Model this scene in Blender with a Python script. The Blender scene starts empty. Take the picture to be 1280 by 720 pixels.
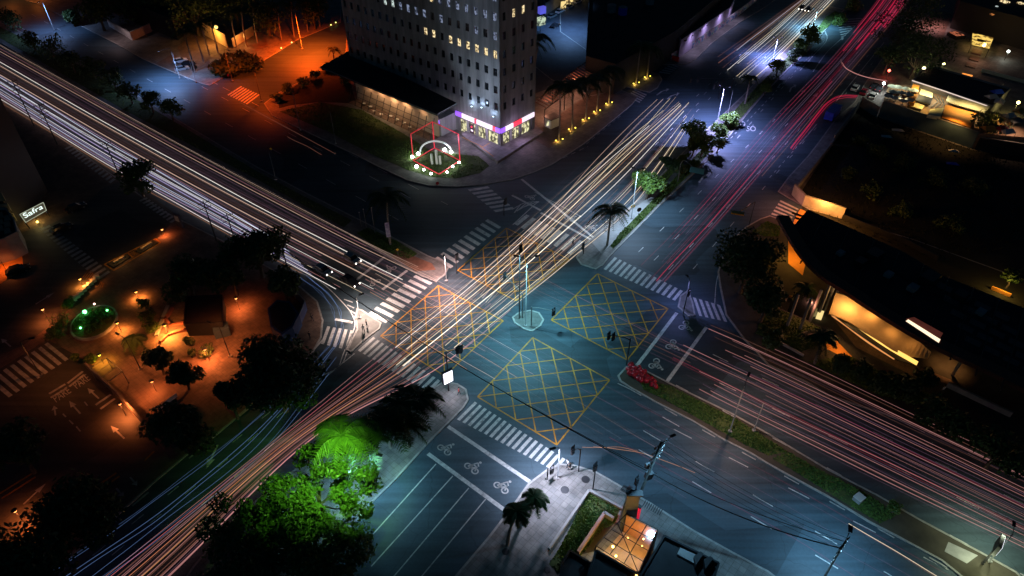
import bpy, bmesh, math, random
from mathutils import Vector, Matrix
random.seed(7)
SC = bpy.context.scene
COL = SC.collection
PI = math.pi
# ------------------------------------------------------------------ camera
H = 85.0
F = 1280*24/36.0
PITCH = math.atan(710/F)
cd = bpy.data.cameras.new('camera'); cd.lens = 24; cd.sensor_width = 36; cd.clip_start = 1; cd.clip_end = 5000
cam = bpy.data.objects.new('camera', cd); COL.objects.link(cam)
cam.location = (0, 0, H); cam.rotation_euler = (PI/2-PITCH, 0, 0)
SC.camera = cam
# ------------------------------------------------------------------ night sky and faint moon
w = bpy.data.worlds.new('World'); SC.world = w; w.use_nodes = True
nt = w.node_tree; bg = nt.nodes['Background']
sky = nt.nodes.new('ShaderNodeTexSky'); sky.sky_type = 'NISHITA'; sky.sun_disc = False
sky.sun_elevation = math.radians(25); sky.sun_rotation = math.radians(200); sky.altitude = 700
mx = nt.nodes.new('ShaderNodeMix'); mx.data_type = 'RGBA'; mx.blend_type = 'MULTIPLY'; mx.inputs[0].default_value = 1
mx.inputs[7].default_value = (0.1, 0.6, 1.0, 1)
nt.links.new(sky.outputs[0], mx.inputs[6]); nt.links.new(mx.outputs[2], bg.inputs[0])
bg.inputs[1].default_value = 0.0045
sd = bpy.data.lights.new('moon', 'SUN'); sd.energy = 0.01; sd.angle = math.radians(3); sd.color = (0.6, 0.8, 1.0)
so = bpy.data.objects.new('moon', sd); COL.objects.link(so); so.rotation_euler = (math.radians(65), 0, math.radians(160))
SC.view_settings.view_transform = 'Standard'; SC.view_settings.look = 'None'
SC.view_settings.exposure = 0; SC.view_settings.gamma = 1; SC.view_settings.use_curve_mapping = False
SC.cycles.max_bounces = 5; SC.cycles.diffuse_bounces = 2; SC.cycles.glossy_bounces = 3; SC.cycles.transmission_bounces = 5
SC.cycles.transparent_max_bounces = 48; SC.cycles.use_denoising = True; SC.cycles.sample_clamp_indirect = 3
SC.cycles.caustics_reflective = False; SC.cycles.caustics_refractive = False

# ------------------------------------------------------------------ survey: photo point -> ground point (metres)
_c, _s = math.cos(PITCH), math.sin(PITCH)
def P(x, y, z=0.0, lift=0.0):
    """point at height z seen at photo pixel x, y; lift raises it afterwards"""
    u = (x-640)/F; v = (y-360)/F
    dy = _c-v*_s; dz = -_s-v*_c
    t = -(H-z)/dz
    return Vector((u*t, dy*t, z+lift))
def proj(q):
    X, Y, Z = q; dz = Z-H
    dep = Y*_c-dz*_s; up = Y*_s+dz*_c
    return 640+F*X/dep, 360-F*up/dep
def zfor(b, ty):
    q = P(*b); lo, hi = 0.0, 80.0
    for _ in range(40):
        m = (lo+hi)/2
        if proj((q.x, q.y, m))[1] > ty: lo = m
        else: hi = m
    return lo

# ------------------------------------------------------------------ materials
MATS = {}
def mat(name, color, rough=0.7, var=0.25, scale=0.6, metal=0.0, emit=0.0, bump=0.0, spec=0.5, color2=None):
    if name in MATS: return MATS[name]
    m = bpy.data.materials.new(name); m.use_nodes = True; MATS[name] = m
    t = m.node_tree; b = t.nodes['Principled BSDF']
    tc = t.nodes.new('ShaderNodeTexCoord'); no = t.nodes.new('ShaderNodeTexNoise')
    no.inputs['Scale'].default_value = scale; no.inputs['Detail'].default_value = 5; no.inputs['Roughness'].default_value = 0.65
    t.links.new(tc.outputs['Object'], no.inputs['Vector'])
    cr = t.nodes.new('ShaderNodeValToRGB'); cr.color_ramp.elements[0].position = 0.3; cr.color_ramp.elements[1].position = 0.72
    c2 = color2 or tuple(min(1, c*(1+var)) for c in color)
    cr.color_ramp.elements[0].color = (*[c*(1-var) for c in color], 1) if color2 is None else (*color, 1)
    cr.color_ramp.elements[1].color = (*c2, 1)
    t.links.new(no.outputs[0], cr.inputs[0]); t.links.new(cr.outputs[0], b.inputs['Base Color'])
    b.inputs['Roughness'].default_value = rough; b.inputs['Metallic'].default_value = metal
    b.inputs['Specular IOR Level'].default_value = spec
    if emit:
        t.links.new(cr.outputs[0], b.inputs['Emission Color']); b.inputs['Emission Strength'].default_value = emit
    if bump:
        bp = t.nodes.new('ShaderNodeBump'); bp.inputs['Strength'].default_value = bump
        t.links.new(no.outputs[0], bp.inputs['Height']); t.links.new(bp.outputs[0], b.inputs['Normal'])
    return m
def asphalt(name, base, tint=(1, 1, 1)):
    """asphalt with patches, fine grain and darker repair areas"""
    m = bpy.data.materials.new(name); m.use_nodes = True; MATS[name] = m
    t = m.node_tree; b = t.nodes['Principled BSDF']; tc = t.nodes.new('ShaderNodeTexCoord')
    def noise(s, d, mp=None):
        n = t.nodes.new('ShaderNodeTexNoise'); n.inputs['Scale'].default_value = s; n.inputs['Detail'].default_value = d
        if mp:
            k = t.nodes.new('ShaderNodeMapping'); k.inputs['Rotation'].default_value = (0, 0, mp[0]); k.inputs['Scale'].default_value = (mp[1], mp[2], 1)
            t.links.new(tc.outputs['Object'], k.inputs[0]); t.links.new(k.outputs[0], n.inputs['Vector'])
        else: t.links.new(tc.outputs['Object'], n.inputs['Vector'])
        return n
    a = noise(0.06, 4); g = noise(2.5, 3); s1 = noise(1.0, 3, (math.radians(-50), 0.03, 0.9)); s2 = noise(1.0, 3, (math.radians(40), 0.03, 0.9))
    def math_(op, x, y):
        n = t.nodes.new('ShaderNodeMath'); n.operation = op
        for i, q in enumerate((x, y)):
            if isinstance(q, (int, float)): n.inputs[i].default_value = q
            else: t.links.new(q, n.inputs[i])
        return n.outputs[0]
    v = math_('ADD', math_('MULTIPLY', a.outputs[0], 1.1), math_('MULTIPLY', g.outputs[0], 0.5))
    v = math_('ADD', v, math_('MULTIPLY', math_('ADD', s1.outputs[0], s2.outputs[0]), 1.1))
    v = math_('SUBTRACT', v, 0.75)
    vo = t.nodes.new('ShaderNodeTexVoronoi'); vo.feature = 'DISTANCE_TO_EDGE'; vo.inputs['Scale'].default_value = 0.09; wv = noise(0.5, 4)
    wm = t.nodes.new('ShaderNodeMix'); wm.data_type = 'RGBA'; wm.inputs[0].default_value = 0.6; wm.blend_type = 'LINEAR_LIGHT'
    t.links.new(tc.outputs['Object'], wm.inputs[6]); t.links.new(wv.outputs[1], wm.inputs[7]); t.links.new(wm.outputs[2], vo.inputs['Vector'])
    ck = math_('MINIMUM', math_('ADD', math_('MULTIPLY', vo.outputs['Distance'], 40.0), 0.72), 1.0)
    vp = t.nodes.new('ShaderNodeTexVoronoi'); vp.distance = 'CHEBYCHEV'; vp.inputs['Scale'].default_value = 0.055
    km = t.nodes.new('ShaderNodeMapping'); km.inputs['Rotation'].default_value = (0, 0, math.radians(-50)); t.links.new(tc.outputs['Object'], km.inputs[0]); t.links.new(km.outputs[0], vp.inputs['Vector'])
    sp = t.nodes.new('ShaderNodeSeparateColor'); t.links.new(vp.outputs['Color'], sp.inputs[0])
    pt = math_('SUBTRACT', 1.12, math_('MULTIPLY', math_('GREATER_THAN', sp.outputs[0], 0.6), math_('MULTIPLY', sp.outputs[1], 0.5)))
    v = math_('MULTIPLY', math_('MULTIPLY', v, ck), pt)
    v = math_('MAXIMUM', v, 0.2)
    cm = t.nodes.new('ShaderNodeCombineColor')
    for i in range(3): t.links.new(math_('MULTIPLY', v, base*tint[i]), cm.inputs[i])
    t.links.new(cm.outputs[0], b.inputs['Base Color'])
    b.inputs['Roughness'].default_value = 0.62; b.inputs['Specular IOR Level'].default_value = 0.4
    bp = t.nodes.new('ShaderNodeBump'); bp.inputs['Strength'].default_value = 0.15
    t.links.new(g.outputs[0], bp.inputs['Height']); t.links.new(bp.outputs[0], b.inputs['Normal'])
    return m
def paving(name, c1, c2, size=0.9):
    m = bpy.data.materials.new(name); m.use_nodes = True; MATS[name] = m
    t = m.node_tree; b = t.nodes['Principled BSDF']; tc = t.nodes.new('ShaderNodeTexCoord')
    k = t.nodes.new('ShaderNodeMapping'); k.inputs['Rotation'].default_value = (0, 0, math.radians(-50))
    t.links.new(tc.outputs['Object'], k.inputs[0])
    br = t.nodes.new('ShaderNodeTexBrick'); br.offset = 0; br.inputs['Scale'].default_value = 1/size
    br.inputs['Brick Width'].default_value = 1; br.inputs['Row Height'].default_value = 1; br.inputs['Mortar Size'].default_value = 0.03
    br.inputs['Color1'].default_value = (*c1, 1); br.inputs['Color2'].default_value = (*c2, 1); br.inputs['Mortar'].default_value = (*[c*0.5 for c in c1], 1)
    t.links.new(k.outputs[0], br.inputs['Vector'])
    no = t.nodes.new('ShaderNodeTexNoise'); no.inputs['Scale'].default_value = 0.35; no.inputs['Detail'].default_value = 6; no.inputs['Roughness'].default_value = 0.7
    t.links.new(tc.outputs['Object'], no.inputs['Vector'])
    cr = t.nodes.new('ShaderNodeValToRGB'); cr.color_ramp.elements[0].position = 0.35; cr.color_ramp.elements[0].color = (0.35, 0.35, 0.35, 1)
    cr.color_ramp.elements[1].position = 0.65
    t.links.new(no.outputs[0], cr.inputs[0])
    mxx = t.nodes.new('ShaderNodeMix'); mxx.data_type = 'RGBA'; mxx.blend_type = 'MULTIPLY'; mxx.inputs[0].default_value = 0.8
    t.links.new(br.outputs[0], mxx.inputs[6]); t.links.new(cr.outputs[0], mxx.inputs[7]); t.links.new(mxx.outputs[2], b.inputs['Base Color'])
    b.inputs['Roughness'].default_value = 0.75
    return m
def emitter(name, color, strength):
    if name in MATS: return MATS[name]
    m = bpy.data.materials.new(name); m.use_nodes = True; MATS[name] = m
    b = m.node_tree.nodes['Principled BSDF']; b.inputs['Base Color'].default_value = (*[c*0.3 for c in color], 1)
    b.inputs['Emission Color'].default_value = (*color, 1); b.inputs['Emission Strength'].default_value = strength
    return m
def litpane(name, c1, c2, strength, scale=1.3):
    """a lit window with blinds, furniture and people breaking the light up"""
    if name in MATS: return MATS[name]
    m = bpy.data.materials.new(name); m.use_nodes = True; MATS[name] = m
    t = m.node_tree; b = t.nodes['Principled BSDF']; tc = t.nodes.new('ShaderNodeTexCoord')
    v = t.nodes.new('ShaderNodeTexNoise'); v.inputs['Scale'].default_value = scale; v.inputs['Detail'].default_value = 2
    t.links.new(tc.outputs['Object'], v.inputs['Vector'])
    cr = t.nodes.new('ShaderNodeValToRGB'); cr.color_ramp.interpolation = 'LINEAR'
    cr.color_ramp.elements[0].position = 0.42; cr.color_ramp.elements[0].color = (*[c*0.12 for c in c2], 1)
    cr.color_ramp.elements[1].position = 0.55; cr.color_ramp.elements[1].color = (*c1, 1)
    t.links.new(v.outputs[0], cr.inputs[0]); t.links.new(cr.outputs[0], b.inputs['Emission Color'])
    b.inputs['Emission Strength'].default_value = strength; b.inputs['Base Color'].default_value = (0.03, 0.03, 0.03, 1)
    b.inputs['Roughness'].default_value = 0.2
    return m
def glass(name, tint=(0.85, 0.9, 0.92), gl=0.05):
    m = bpy.data.materials.new(name); m.use_nodes = True; MATS[name] = m
    t = m.node_tree; t.nodes.remove(t.nodes['Principled BSDF'])
    a = t.nodes.new('ShaderNodeBsdfTransparent'); a.inputs[0].default_value = (*tint, 1)
    g = t.nodes.new('ShaderNodeBsdfGlossy'); g.inputs['Roughness'].default_value = 0.08
    x = t.nodes.new('ShaderNodeMixShader'); x.inputs[0].default_value = gl
    t.links.new(a.outputs[0], x.inputs[1]); t.links.new(g.outputs[0], x.inputs[2]); t.links.new(x.outputs[0], t.nodes['Material Output'].inputs[0])
    return m
M_ASPH = asphalt('asphalt', 0.06, (0.62, 1.0, 1.25))
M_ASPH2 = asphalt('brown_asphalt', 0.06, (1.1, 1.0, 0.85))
M_SOIL = mat('dry_soil', (0.06, 0.05, 0.035), 0.95, 0.5, 0.15)
M_PAVE = paving('mosaic_pavement', (0.26, 0.24, 0.22), (0.2, 0.19, 0.18))
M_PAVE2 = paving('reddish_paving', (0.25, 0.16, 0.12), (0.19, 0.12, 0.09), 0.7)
M_KERB = mat('kerb_stone', (0.3, 0.29, 0.27), 0.8, 0.3, 1.5)
M_PAINT = mat('white_road_paint', (0.36, 0.36, 0.35), 0.6, 0.0, 2.2, color2=(0.68, 0.68, 0.65))
M_YEL = mat('yellow_road_paint', (0.36, 0.12, 0.01), 0.65, 0.0, 0.35, color2=(0.72, 0.34, 0.02))
for _m in (M_PAINT, M_YEL):
    _t = _m.node_tree; _b = _t.nodes['Principled BSDF']; _r = [n for n in _t.nodes if n.type == 'VALTORGB'][0]; _tc = [n for n in _t.nodes if n.type == 'TEX_COORD'][0]
    _n2 = _t.nodes.new('ShaderNodeTexNoise'); _n2.inputs['Scale'].default_value = 0.8; _n2.inputs['Detail'].default_value = 8; _n2.inputs['Roughness'].default_value = 0.8; _t.links.new(_tc.outputs['Object'], _n2.inputs['Vector'])
    _c2 = _t.nodes.new('ShaderNodeValToRGB'); _c2.color_ramp.elements[0].position = 0.36; _c2.color_ramp.elements[0].color = (0.4, 0.4, 0.4, 1); _c2.color_ramp.elements[1].position = 0.47
    _mx = _t.nodes.new('ShaderNodeMix'); _mx.data_type = 'RGBA'; _mx.blend_type = 'MULTIPLY'; _mx.inputs[0].default_value = 1
    _t.links.new(_n2.outputs[0], _c2.inputs[0]); _t.links.new(_r.outputs[0], _mx.inputs[6]); _t.links.new(_c2.outputs[0], _mx.inputs[7]); _t.links.new(_mx.outputs[2], _b.inputs['Base Color'])
M_WORN = mat('worn_white_paint', (0.22, 0.22, 0.21), 0.7, 0.0, 1.2, color2=(0.55, 0.55, 0.53))
M_GRASS = mat('lawn_soil', (0.03, 0.05, 0.012), 0.95, 0.0, 0.8, color2=(0.09, 0.12, 0.03))
M_LAWN = mat('grass_blades', (0.05, 0.10, 0.012), 0.8, 0.0, 1.2, color2=(0.12, 0.2, 0.03))
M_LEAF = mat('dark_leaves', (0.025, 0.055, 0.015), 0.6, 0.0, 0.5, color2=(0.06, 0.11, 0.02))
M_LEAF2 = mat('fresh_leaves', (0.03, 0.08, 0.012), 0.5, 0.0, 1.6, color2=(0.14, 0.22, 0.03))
M_BARK = mat('bark', (0.1, 0.08, 0.06), 0.9, 0.4, 3)
M_PTRUNK = mat('palm_bark', (0.22, 0.19, 0.16), 0.9, 0.3, 3)
M_CONC = mat('concrete', (0.3, 0.29, 0.28), 0.85, 0.25, 0.4)
M_FACADE = mat('tower_concrete', (0.13, 0.13, 0.14), 0.85, 0.0, 1.0, color2=(0.34, 0.34, 0.34))
_t = M_FACADE.node_tree; _mp = _t.nodes.new('ShaderNodeMapping'); _mp.inputs['Scale'].default_value = (0.55, 0.55, 0.07)
_n = [n for n in _t.nodes if n.type == 'TEX_NOISE'][0]; _tc = [n for n in _t.nodes if n.type == 'TEX_COORD'][0]
_t.links.new(_tc.outputs['Object'], _mp.inputs[0]); _t.links.new(_mp.outputs[0], _n.inputs['Vector'])
M_DARK = mat('dark_metal', (0.03, 0.03, 0.033), 0.5, 0.2, 2, metal=0.3)
M_GALV = mat('galvanised_steel', (0.17, 0.18, 0.18), 0.45, 0.2, 2, metal=0.4)
M_WOODP = mat('pole_concrete', (0.06, 0.055, 0.05), 0.9, 0.3, 1)
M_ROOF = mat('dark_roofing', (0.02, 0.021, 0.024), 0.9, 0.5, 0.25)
M_ISL = mat('island_concrete', (0.13, 0.13, 0.12), 0.85, 0.4, 0.6)
M_WHITE = mat('white_plaster', (0.65, 0.63, 0.6), 0.8, 0.12, 0.3)
M_TEALW = mat('teal_wall', (0.08, 0.14, 0.16), 0.85, 0.3, 0.2)
M_PGLASS = mat('dark_glass', (0.015, 0.018, 0.022), 0.12, 0.1, 1)
M_RED = mat('red_paint', (0.55, 0.02, 0.03), 0.5, 0.15, 1)
M_BLUE = mat('blue_paint', (0.02, 0.07, 0.75), 0.5, 0.2, 1)
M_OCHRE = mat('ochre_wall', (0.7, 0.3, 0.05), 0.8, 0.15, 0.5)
M_SKIN = mat('skin', (0.4, 0.25, 0.17), 0.6, 0.1, 3)
M_BLACKC = mat('dark_cloth', (0.03, 0.03, 0.04), 0.9, 0.2, 5)
M_WHITEC = mat('white_cloth', (0.7, 0.7, 0.7), 0.9, 0.1, 5)
M_REDC = mat('red_cloth', (0.5, 0.04, 0.04), 0.9, 0.1, 5)
M_HAIR = mat('hair', (0.02, 0.015, 0.01), 0.7, 0.1, 5)
M_TYRE = mat('tyre_rubber', (0.02, 0.02, 0.02), 0.9, 0.1, 5)
M_GLASS = glass('clear_glass')

# ------------------------------------------------------------------ mesh helpers
class MB:
    def __init__(s): s.v = []; s.f = []
    def add(s, vs, fs):
        n = len(s.v); s.v += [tuple(q) for q in vs]; s.f += [tuple(i+n for i in f) for f in fs]; return s
    def prism(s, pts, z0, z1):
        n = len(pts)
        a = sum(pts[i][0]*pts[(i+1) % n][1]-pts[(i+1) % n][0]*pts[i][1] for i in range(n))
        if a < 0: pts = pts[::-1]
        vs = [(p[0], p[1], z0) for p in pts]+[(p[0], p[1], z1) for p in pts]
        return s.add(vs, [tuple(range(n-1, -1, -1)), tuple(range(n, 2*n))]+[(i, (i+1) % n, (i+1) % n+n, i+n) for i in range(n)])
    def sheet(s, pts, z):
        n = len(pts)
        a = sum(pts[i][0]*pts[(i+1) % n][1]-pts[(i+1) % n][0]*pts[i][1] for i in range(n))
        if a < 0: pts = pts[::-1]
        return s.add([(p[0], p[1], z) for p in pts], [tuple(range(n))])
    def box(s, c, d, rz=0, M=None):
        R = Matrix.Rotation(rz, 3, 'Z') if M is None else M
        vs = [Vector(c)+R @ Vector((d[0]*x/2, d[1]*y/2, d[2]*z/2)) for x in (-1, 1) for y in (-1, 1) for z in (-1, 1)]
        return s.add(vs, [(0, 1, 3, 2), (4, 6, 7, 5), (0, 4, 5, 1), (2, 3, 7, 6), (0, 2, 6, 4), (1, 5, 7, 3)])
    def tube(s, pts, r, n=6, r2=None, cap=True):
        pts = [Vector(p) for p in pts]; m = len(pts); rings = []
        for i, p in enumerate(pts):
            d = (pts[min(i+1, m-1)]-pts[max(i-1, 0)]).normalized()
            u = d.cross(Vector((0, 0, 1)))
            if u.length < 1e-3: u = Vector((1, 0, 0))
            u.normalize(); v = d.cross(u)
            rr = r if r2 is None else r+(r2-r)*i/(m-1)
            rings.append([p+u*rr*math.cos(2*PI*k/n)+v*rr*math.sin(2*PI*k/n) for k in range(n)])
        fs = []
        for i in range(m-1):
            for k in range(n): fs.append((i*n+k, i*n+(k+1) % n, (i+1)*n+(k+1) % n, (i+1)*n+k))
        if cap: fs += [tuple(range(n)), tuple(range((m-1)*n, m*n))]
        return s.add([q for r_ in rings for q in r_], fs)
    def ball(s, c, r, n=8, sq=1.0):
        c = Vector(c); vs = [c+Vector((0, 0, r*sq))]; fs = []
        for i in range(1, n//2):
            a = PI*i/(n//2)
            for k in range(n): vs.append(c+Vector((r*math.sin(a)*math.cos(2*PI*k/n), r*math.sin(a)*math.sin(2*PI*k/n), r*sq*math.cos(a))))
        vs.append(c-Vector((0, 0, r*sq))); L = n//2-1
        for k in range(n): fs.append((0, 1+k, 1+(k+1) % n))
        for i in range(L-1):
            for k in range(n): fs.append((1+i*n+k, 1+(i+1)*n+k, 1+(i+1)*n+(k+1) % n, 1+i*n+(k+1) % n))
        e = len(vs)-1
        for k in range(n): fs.append((e, 1+(L-1)*n+(k+1) % n, 1+(L-1)*n+k))
        return s.add(vs, fs)
    def build(s, name, m, parent=None, smooth=False, loc=None):
        me = bpy.data.meshes.new(name); me.from_pydata(s.v, [], s.f); me.materials.append(m)
        if smooth:
            for p in me.polygons: p.use_smooth = True
        me.update()
        o = bpy.data.objects.new(name, me); COL.objects.link(o)
        if parent is not None: o.parent = parent
        return o
def tag(o, label=None, cat=None, group=None, kind=None):
    if label: o['label'] = label
    if cat: o['category'] = cat
    if group: o['group'] = group
    if kind: o['kind'] = kind
    return o
def empty(name, loc, label, cat, group=None, rz=0):
    o = bpy.data.objects.new(name, None); COL.objects.link(o); o.location = loc; o.rotation_euler = (0, 0, rz)
    return tag(o, label, cat, group)
def st(o): return tag(o, kind='structure')
def copy_tree(o, parent=None):
    c = o.copy(); COL.objects.link(c); c.parent = parent
    for ch in list(o.children): copy_tree(ch, c)
    return c
def lamp(loc, color, power, kind='SPOT', size=150, blend=0.8, radius=0.3, target=None):
    d = bpy.data.lights.new('lamp_light', kind); d.color = color; d.energy = power; d.shadow_soft_size = radius
    if kind == 'SPOT': d.spot_size = math.radians(size); d.spot_blend = blend
    o = bpy.data.objects.new('lamp_light', d); COL.objects.link(o); o.location = loc
    if target is not None: o.rotation_euler = (Vector(target)-Vector(loc)).to_track_quat('-Z', 'Y').to_euler()
    return o
def px(poly): return [P(*p) for p in poly]
def crom(pts, n=8):
    pts = [Vector(p) for p in pts]; out = []
    for i in range(len(pts)-1):
        a = pts[max(i-1, 0)]; b = pts[i]; c = pts[i+1]; d = pts[min(i+2, len(pts)-1)]
        if i == 0: a = b*2-c
        if i+2 >= len(pts): d = c*2-b
        for k in range(n):
            t = k/n
            out.append(0.5*((2*b)+(c-a)*t+(2*a-5*b+4*c-d)*t*t+(3*b-a-3*c+d)*t**3))
    out.append(pts[-1]); return out

# ------------------------------------------------------------------ ground and blocks
MB().sheet([(-1500, -600), (1500, -600), (1500, 2500), (-1500, 2500)], -0.05).build('ground', M_SOIL)['kind'] = 'structure'
st(MB().sheet(px([(-400, 900), (1700, 900), (2200, -60), (-800, -60)]), 0).build('road', M_ASPH))
def block(name, poly, m, z=0.13, kerb=True, z0=-0.04):
    o = st(MB().prism(px(poly), z0, z).build(name, m))
    if kerb:
        b = MB(); pts = px(poly); n = len(pts)
        ar = sum(pts[i][0]*pts[(i+1) % n][1]-pts[(i+1) % n][0]*pts[i][1] for i in range(n))
        if ar < 0: pts = pts[::-1]
        inner = []
        for i in range(n):
            e1 = (pts[i]-pts[i-1]).normalized(); e2 = (pts[(i+1) % n]-pts[i]).normalized()
            n1 = Vector((-e1.y, e1.x, 0)); n2 = Vector((-e2.y, e2.x, 0)); nn = (n1+n2)
            nn = nn/max(0.6, nn.length_squared)*2*0.28 if nn.length > 0.1 else n1*0.28
            inner.append(pts[i]+nn)
        for i in range(n):
            j = (i+1) % n
            q = [pts[i], pts[j], inner[j], inner[i]]
            o2 = [pts[i]-(inner[i]-pts[i])*0.1, pts[j]-(inner[j]-pts[j])*0.1, inner[j], inner[i]]
            b.add([(p[0], p[1], -0.03) for p in o2]+[(p[0], p[1], z+0.025) for p in o2], [(3, 2, 1, 0), (4, 5, 6, 7), (0, 1, 5, 4), (1, 2, 6, 5), (2, 3, 7, 6), (3, 0, 4, 7)])
        st(b.build('kerb', M_KERB))
    return o
# block with the tower
block('pavement', [(340, 145), (377, 162), (440, 192), (480, 212), (510, 226), (535, 232), (570, 234), (605, 231), (640, 225), (667, 216), (690, 206), (712, 192), (730, 180), (750, 164), (777, 142), (790, 131),
                   (797, 122), (775, 112), (740, 120), (690, 100), (640, 60), (560, 10), (520, -60), (450, -80), (438, -20), (432, 67), (405, 85), (372, 104), (345, 118), (330, 130)], M_PAVE)
block('pavement', [(812, 116), (800, 113), (765, 105), (780, 92), (800, 86), (824, 93), (828, 100), (822, 110)], M_PAVE)
block('pavement', [(840, 81), (857, 81), (870, 74), (890, 54), (925, 28), (960, 7), (1000, -25), (900, -60), (700, -60), (700, 40), (760, 82)], M_PAVE)
# upper left block
block('pavement', [(20, -3), (47, 5), (100, 32), (145, 55), (180, 75), (215, 90), (252, 105), (262, 107), (278, 98), (320, 82), (372, 50), (426, 28), (430, -60), (200, -60), (-60, -60)], M_PAVE)
# median west (tree strip)
block('pavement', [(-60, -40), (0, 28), (95, 72), (222, 150), (320, 208), (380, 240), (460, 280), (495, 299), (535, 320), (553, 327), (561, 335), (556, 344), (545, 353), (527, 346), (495, 329), (437, 293), (320, 230), (220, 178), (155, 143), (90, 106), (0, 53), (-60, 22)], M_PAVE)
# median north
block('pavement', [(720, 322), (726, 331), (745, 337), (754, 332), (760, 324), (770, 313), (797, 286), (825, 257), (852, 232), (875, 210), (893, 192), (906, 178), (922, 158), (940, 136), (957, 116), (984, 88), (1008, 66), (1028, 42), (1045, 22), (1056, 12),
                   (1036, 8), (1018, 18), (998, 40), (975, 66), (955, 92), (930, 118), (905, 142), (880, 165), (857, 187), (830, 215), (800, 248), (765, 277), (735, 303)], M_PAVE)
# median south-east
block('pavement', [(775, 477), (772, 470), (782, 459), (795, 457), (812, 466), (835, 478), (915, 517), (960, 542), (1035, 587), (1095, 618), (1147, 648), (1225, 690), (1270, 715), (1300, 745), (1230, 745), (1177, 702), (1120, 671), (1087, 654), (1035, 622), (985, 595), (960, 581), (937, 567), (905, 551), (865, 527), (820, 504), (787, 485)], M_SOIL)
# south block
block('pavement', [(560, 735), (570, 719), (610, 672), (640, 633), (660, 605), (685, 586), (700, 580), (715, 581), (745, 590), (780, 610), (815, 630), (865, 662), (915, 690), (960, 714), (1000, 745), (900, 900), (560, 900)], M_PAVE)
# south-west island with the big trees
block('pavement', [(555, 477), (572, 480), (583, 487), (586, 500), (580, 510), (570, 520), (537, 553), (495, 600), (462, 632), (425, 680), (385, 735), (300, 900), (180, 800), (242, 708), (295, 645), (325, 622), (390, 570), (440, 540), (490, 510), (532, 490)], M_PAVE)
# west block
block('pavement', [(0, 116), (75, 172), (145, 222), (200, 262), (290, 307), (340, 337), (362, 349), (377, 360), (397, 377), (404, 400), (402, 422), (392, 440), (374, 457), (327, 497), (265, 549), (232, 571), (195, 602), (125, 665), (92, 692), (65, 716), (20, 760), (-300, 800), (-300, 400), (-160, 20)], M_PAVE2)
# traffic islands
block('traffic_island', [(446, 386), (453, 388), (465, 396), (477, 404), (475, 411), (455, 426), (439, 441), (434, 438), (440, 424), (446, 412), (444, 396)], M_ISL)
block('traffic_island', [(640, 397), (648, 391), (663, 388), (674, 391), (680, 400), (676, 408), (665, 415), (655, 412), (643, 404)], M_ISL)
block('traffic_island', [(847, 384), (850, 370), (860, 363), (866, 378), (869, 394), (860, 396)], M_ISL)
# right side: pavement along the lot, corner, restaurant block
block('pavement', [(972, 240), (985, 222), (1010, 195), (1023, 178), (1045, 148), (1068, 128), (1080, 106), (1110, 62), (1150, -10), (1180, -60), (1500, -60), (1700, 300), (1500, 430), (1140, 300), (1010, 262)], M_PAVE)
block('pavement', [(900, 360), (897, 340), (903, 322), (915, 300), (932, 284), (950, 274), (962, 270), (995, 282), (1060, 320), (1400, 470), (1700, 700), (1450, 690), (1320, 610), (1280, 592), (1150, 535), (1110, 520), (1035, 495), (1007, 478), (960, 457), (945, 440), (930, 425), (907, 394)], mat('dark_path_stone', (0.045, 0.043, 0.04), 0.9, 0.4, 0.4))

# grassy sheets and soil on top of pavements
def sheet(name, poly, m, z): return st(MB().sheet(px(poly), z).build(name, m))
Z1 = 0.145
def grass(poly, n, h=0.22, m=None, label=None):
    """lawn: soil sheet + many blades as one stuff object"""
    if m is None: sheet('lawn', poly, M_GRASS, Z1+0.015)
    pts = px(poly); xs = [p.x for p in pts]; ys = [p.y for p in pts]; b = MB()
    def inside(x, y):
        c = False; j = len(pts)-1
        for i in range(len(pts)):
            if (pts[i].y > y) != (pts[j].y > y) and x < (pts[j].x-pts[i].x)*(y-pts[i].y)/(pts[j].y-pts[i].y)+pts[i].x: c = not c
            j = i
        return c
    k = 0; tries = 0
    while k < n and tries < n*12:
        tries += 1
        x = random.uniform(min(xs), max(xs)); y = random.uniform(min(ys), max(ys))
        if not inside(x, y): continue
        if math.sin(x*0.9)+math.sin(y*1.3+x*0.3) < random.uniform(-2.2, 0.6): continue
        a = random.uniform(0, 2*PI); w_ = random.uniform(0.08, 0.2); hh = h*random.uniform(0.5, 1.3)
        dx, dy = math.cos(a)*w_, math.sin(a)*w_; lx, ly = random.uniform(-.15, .15), random.uniform(-.15, .15)
        b.add([(x-dx, y-dy, Z1), (x+dx, y+dy, Z1), (x+lx, y+ly, Z1+hh)], [(0, 1, 2)]); k += 1
    tag(b.build('grass', m or M_LAWN), kind='stuff')
grass([(766, 312), (795, 284), (823, 255), (850, 230), (872, 208), (888, 190), (878, 186), (860, 205), (835, 232), (805, 262), (775, 292), (763, 308)], 5200)
grass([(905, 172), (935, 138), (955, 115), (982, 88), (1005, 66), (1000, 58), (975, 80), (945, 110), (915, 142), (893, 168)], 3000)
grass([(828, 232), (850, 208), (865, 192), (850, 195), (832, 216), (818, 232)], 900)
grass([(1020, 38), (1032, 22), (1044, 14), (1050, 17), (1036, 33), (1026, 42)], 500)
grass([(800, 478), (835, 482), (870, 500), (915, 522), (945, 540), (985, 566), (960, 570), (930, 556), (880, 528), (830, 500), (805, 488)], 5200)
grass([(985, 566), (1040, 596), (1090, 622), (1120, 645), (1100, 655), (1050, 626), (990, 588), (965, 574)], 2600)
grass([(0, 34), (95, 80), (222, 155), (320, 214), (380, 246), (440, 276), (430, 285), (320, 224), (220, 172), (155, 138), (90, 100), (0, 48)], 3500)
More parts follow.
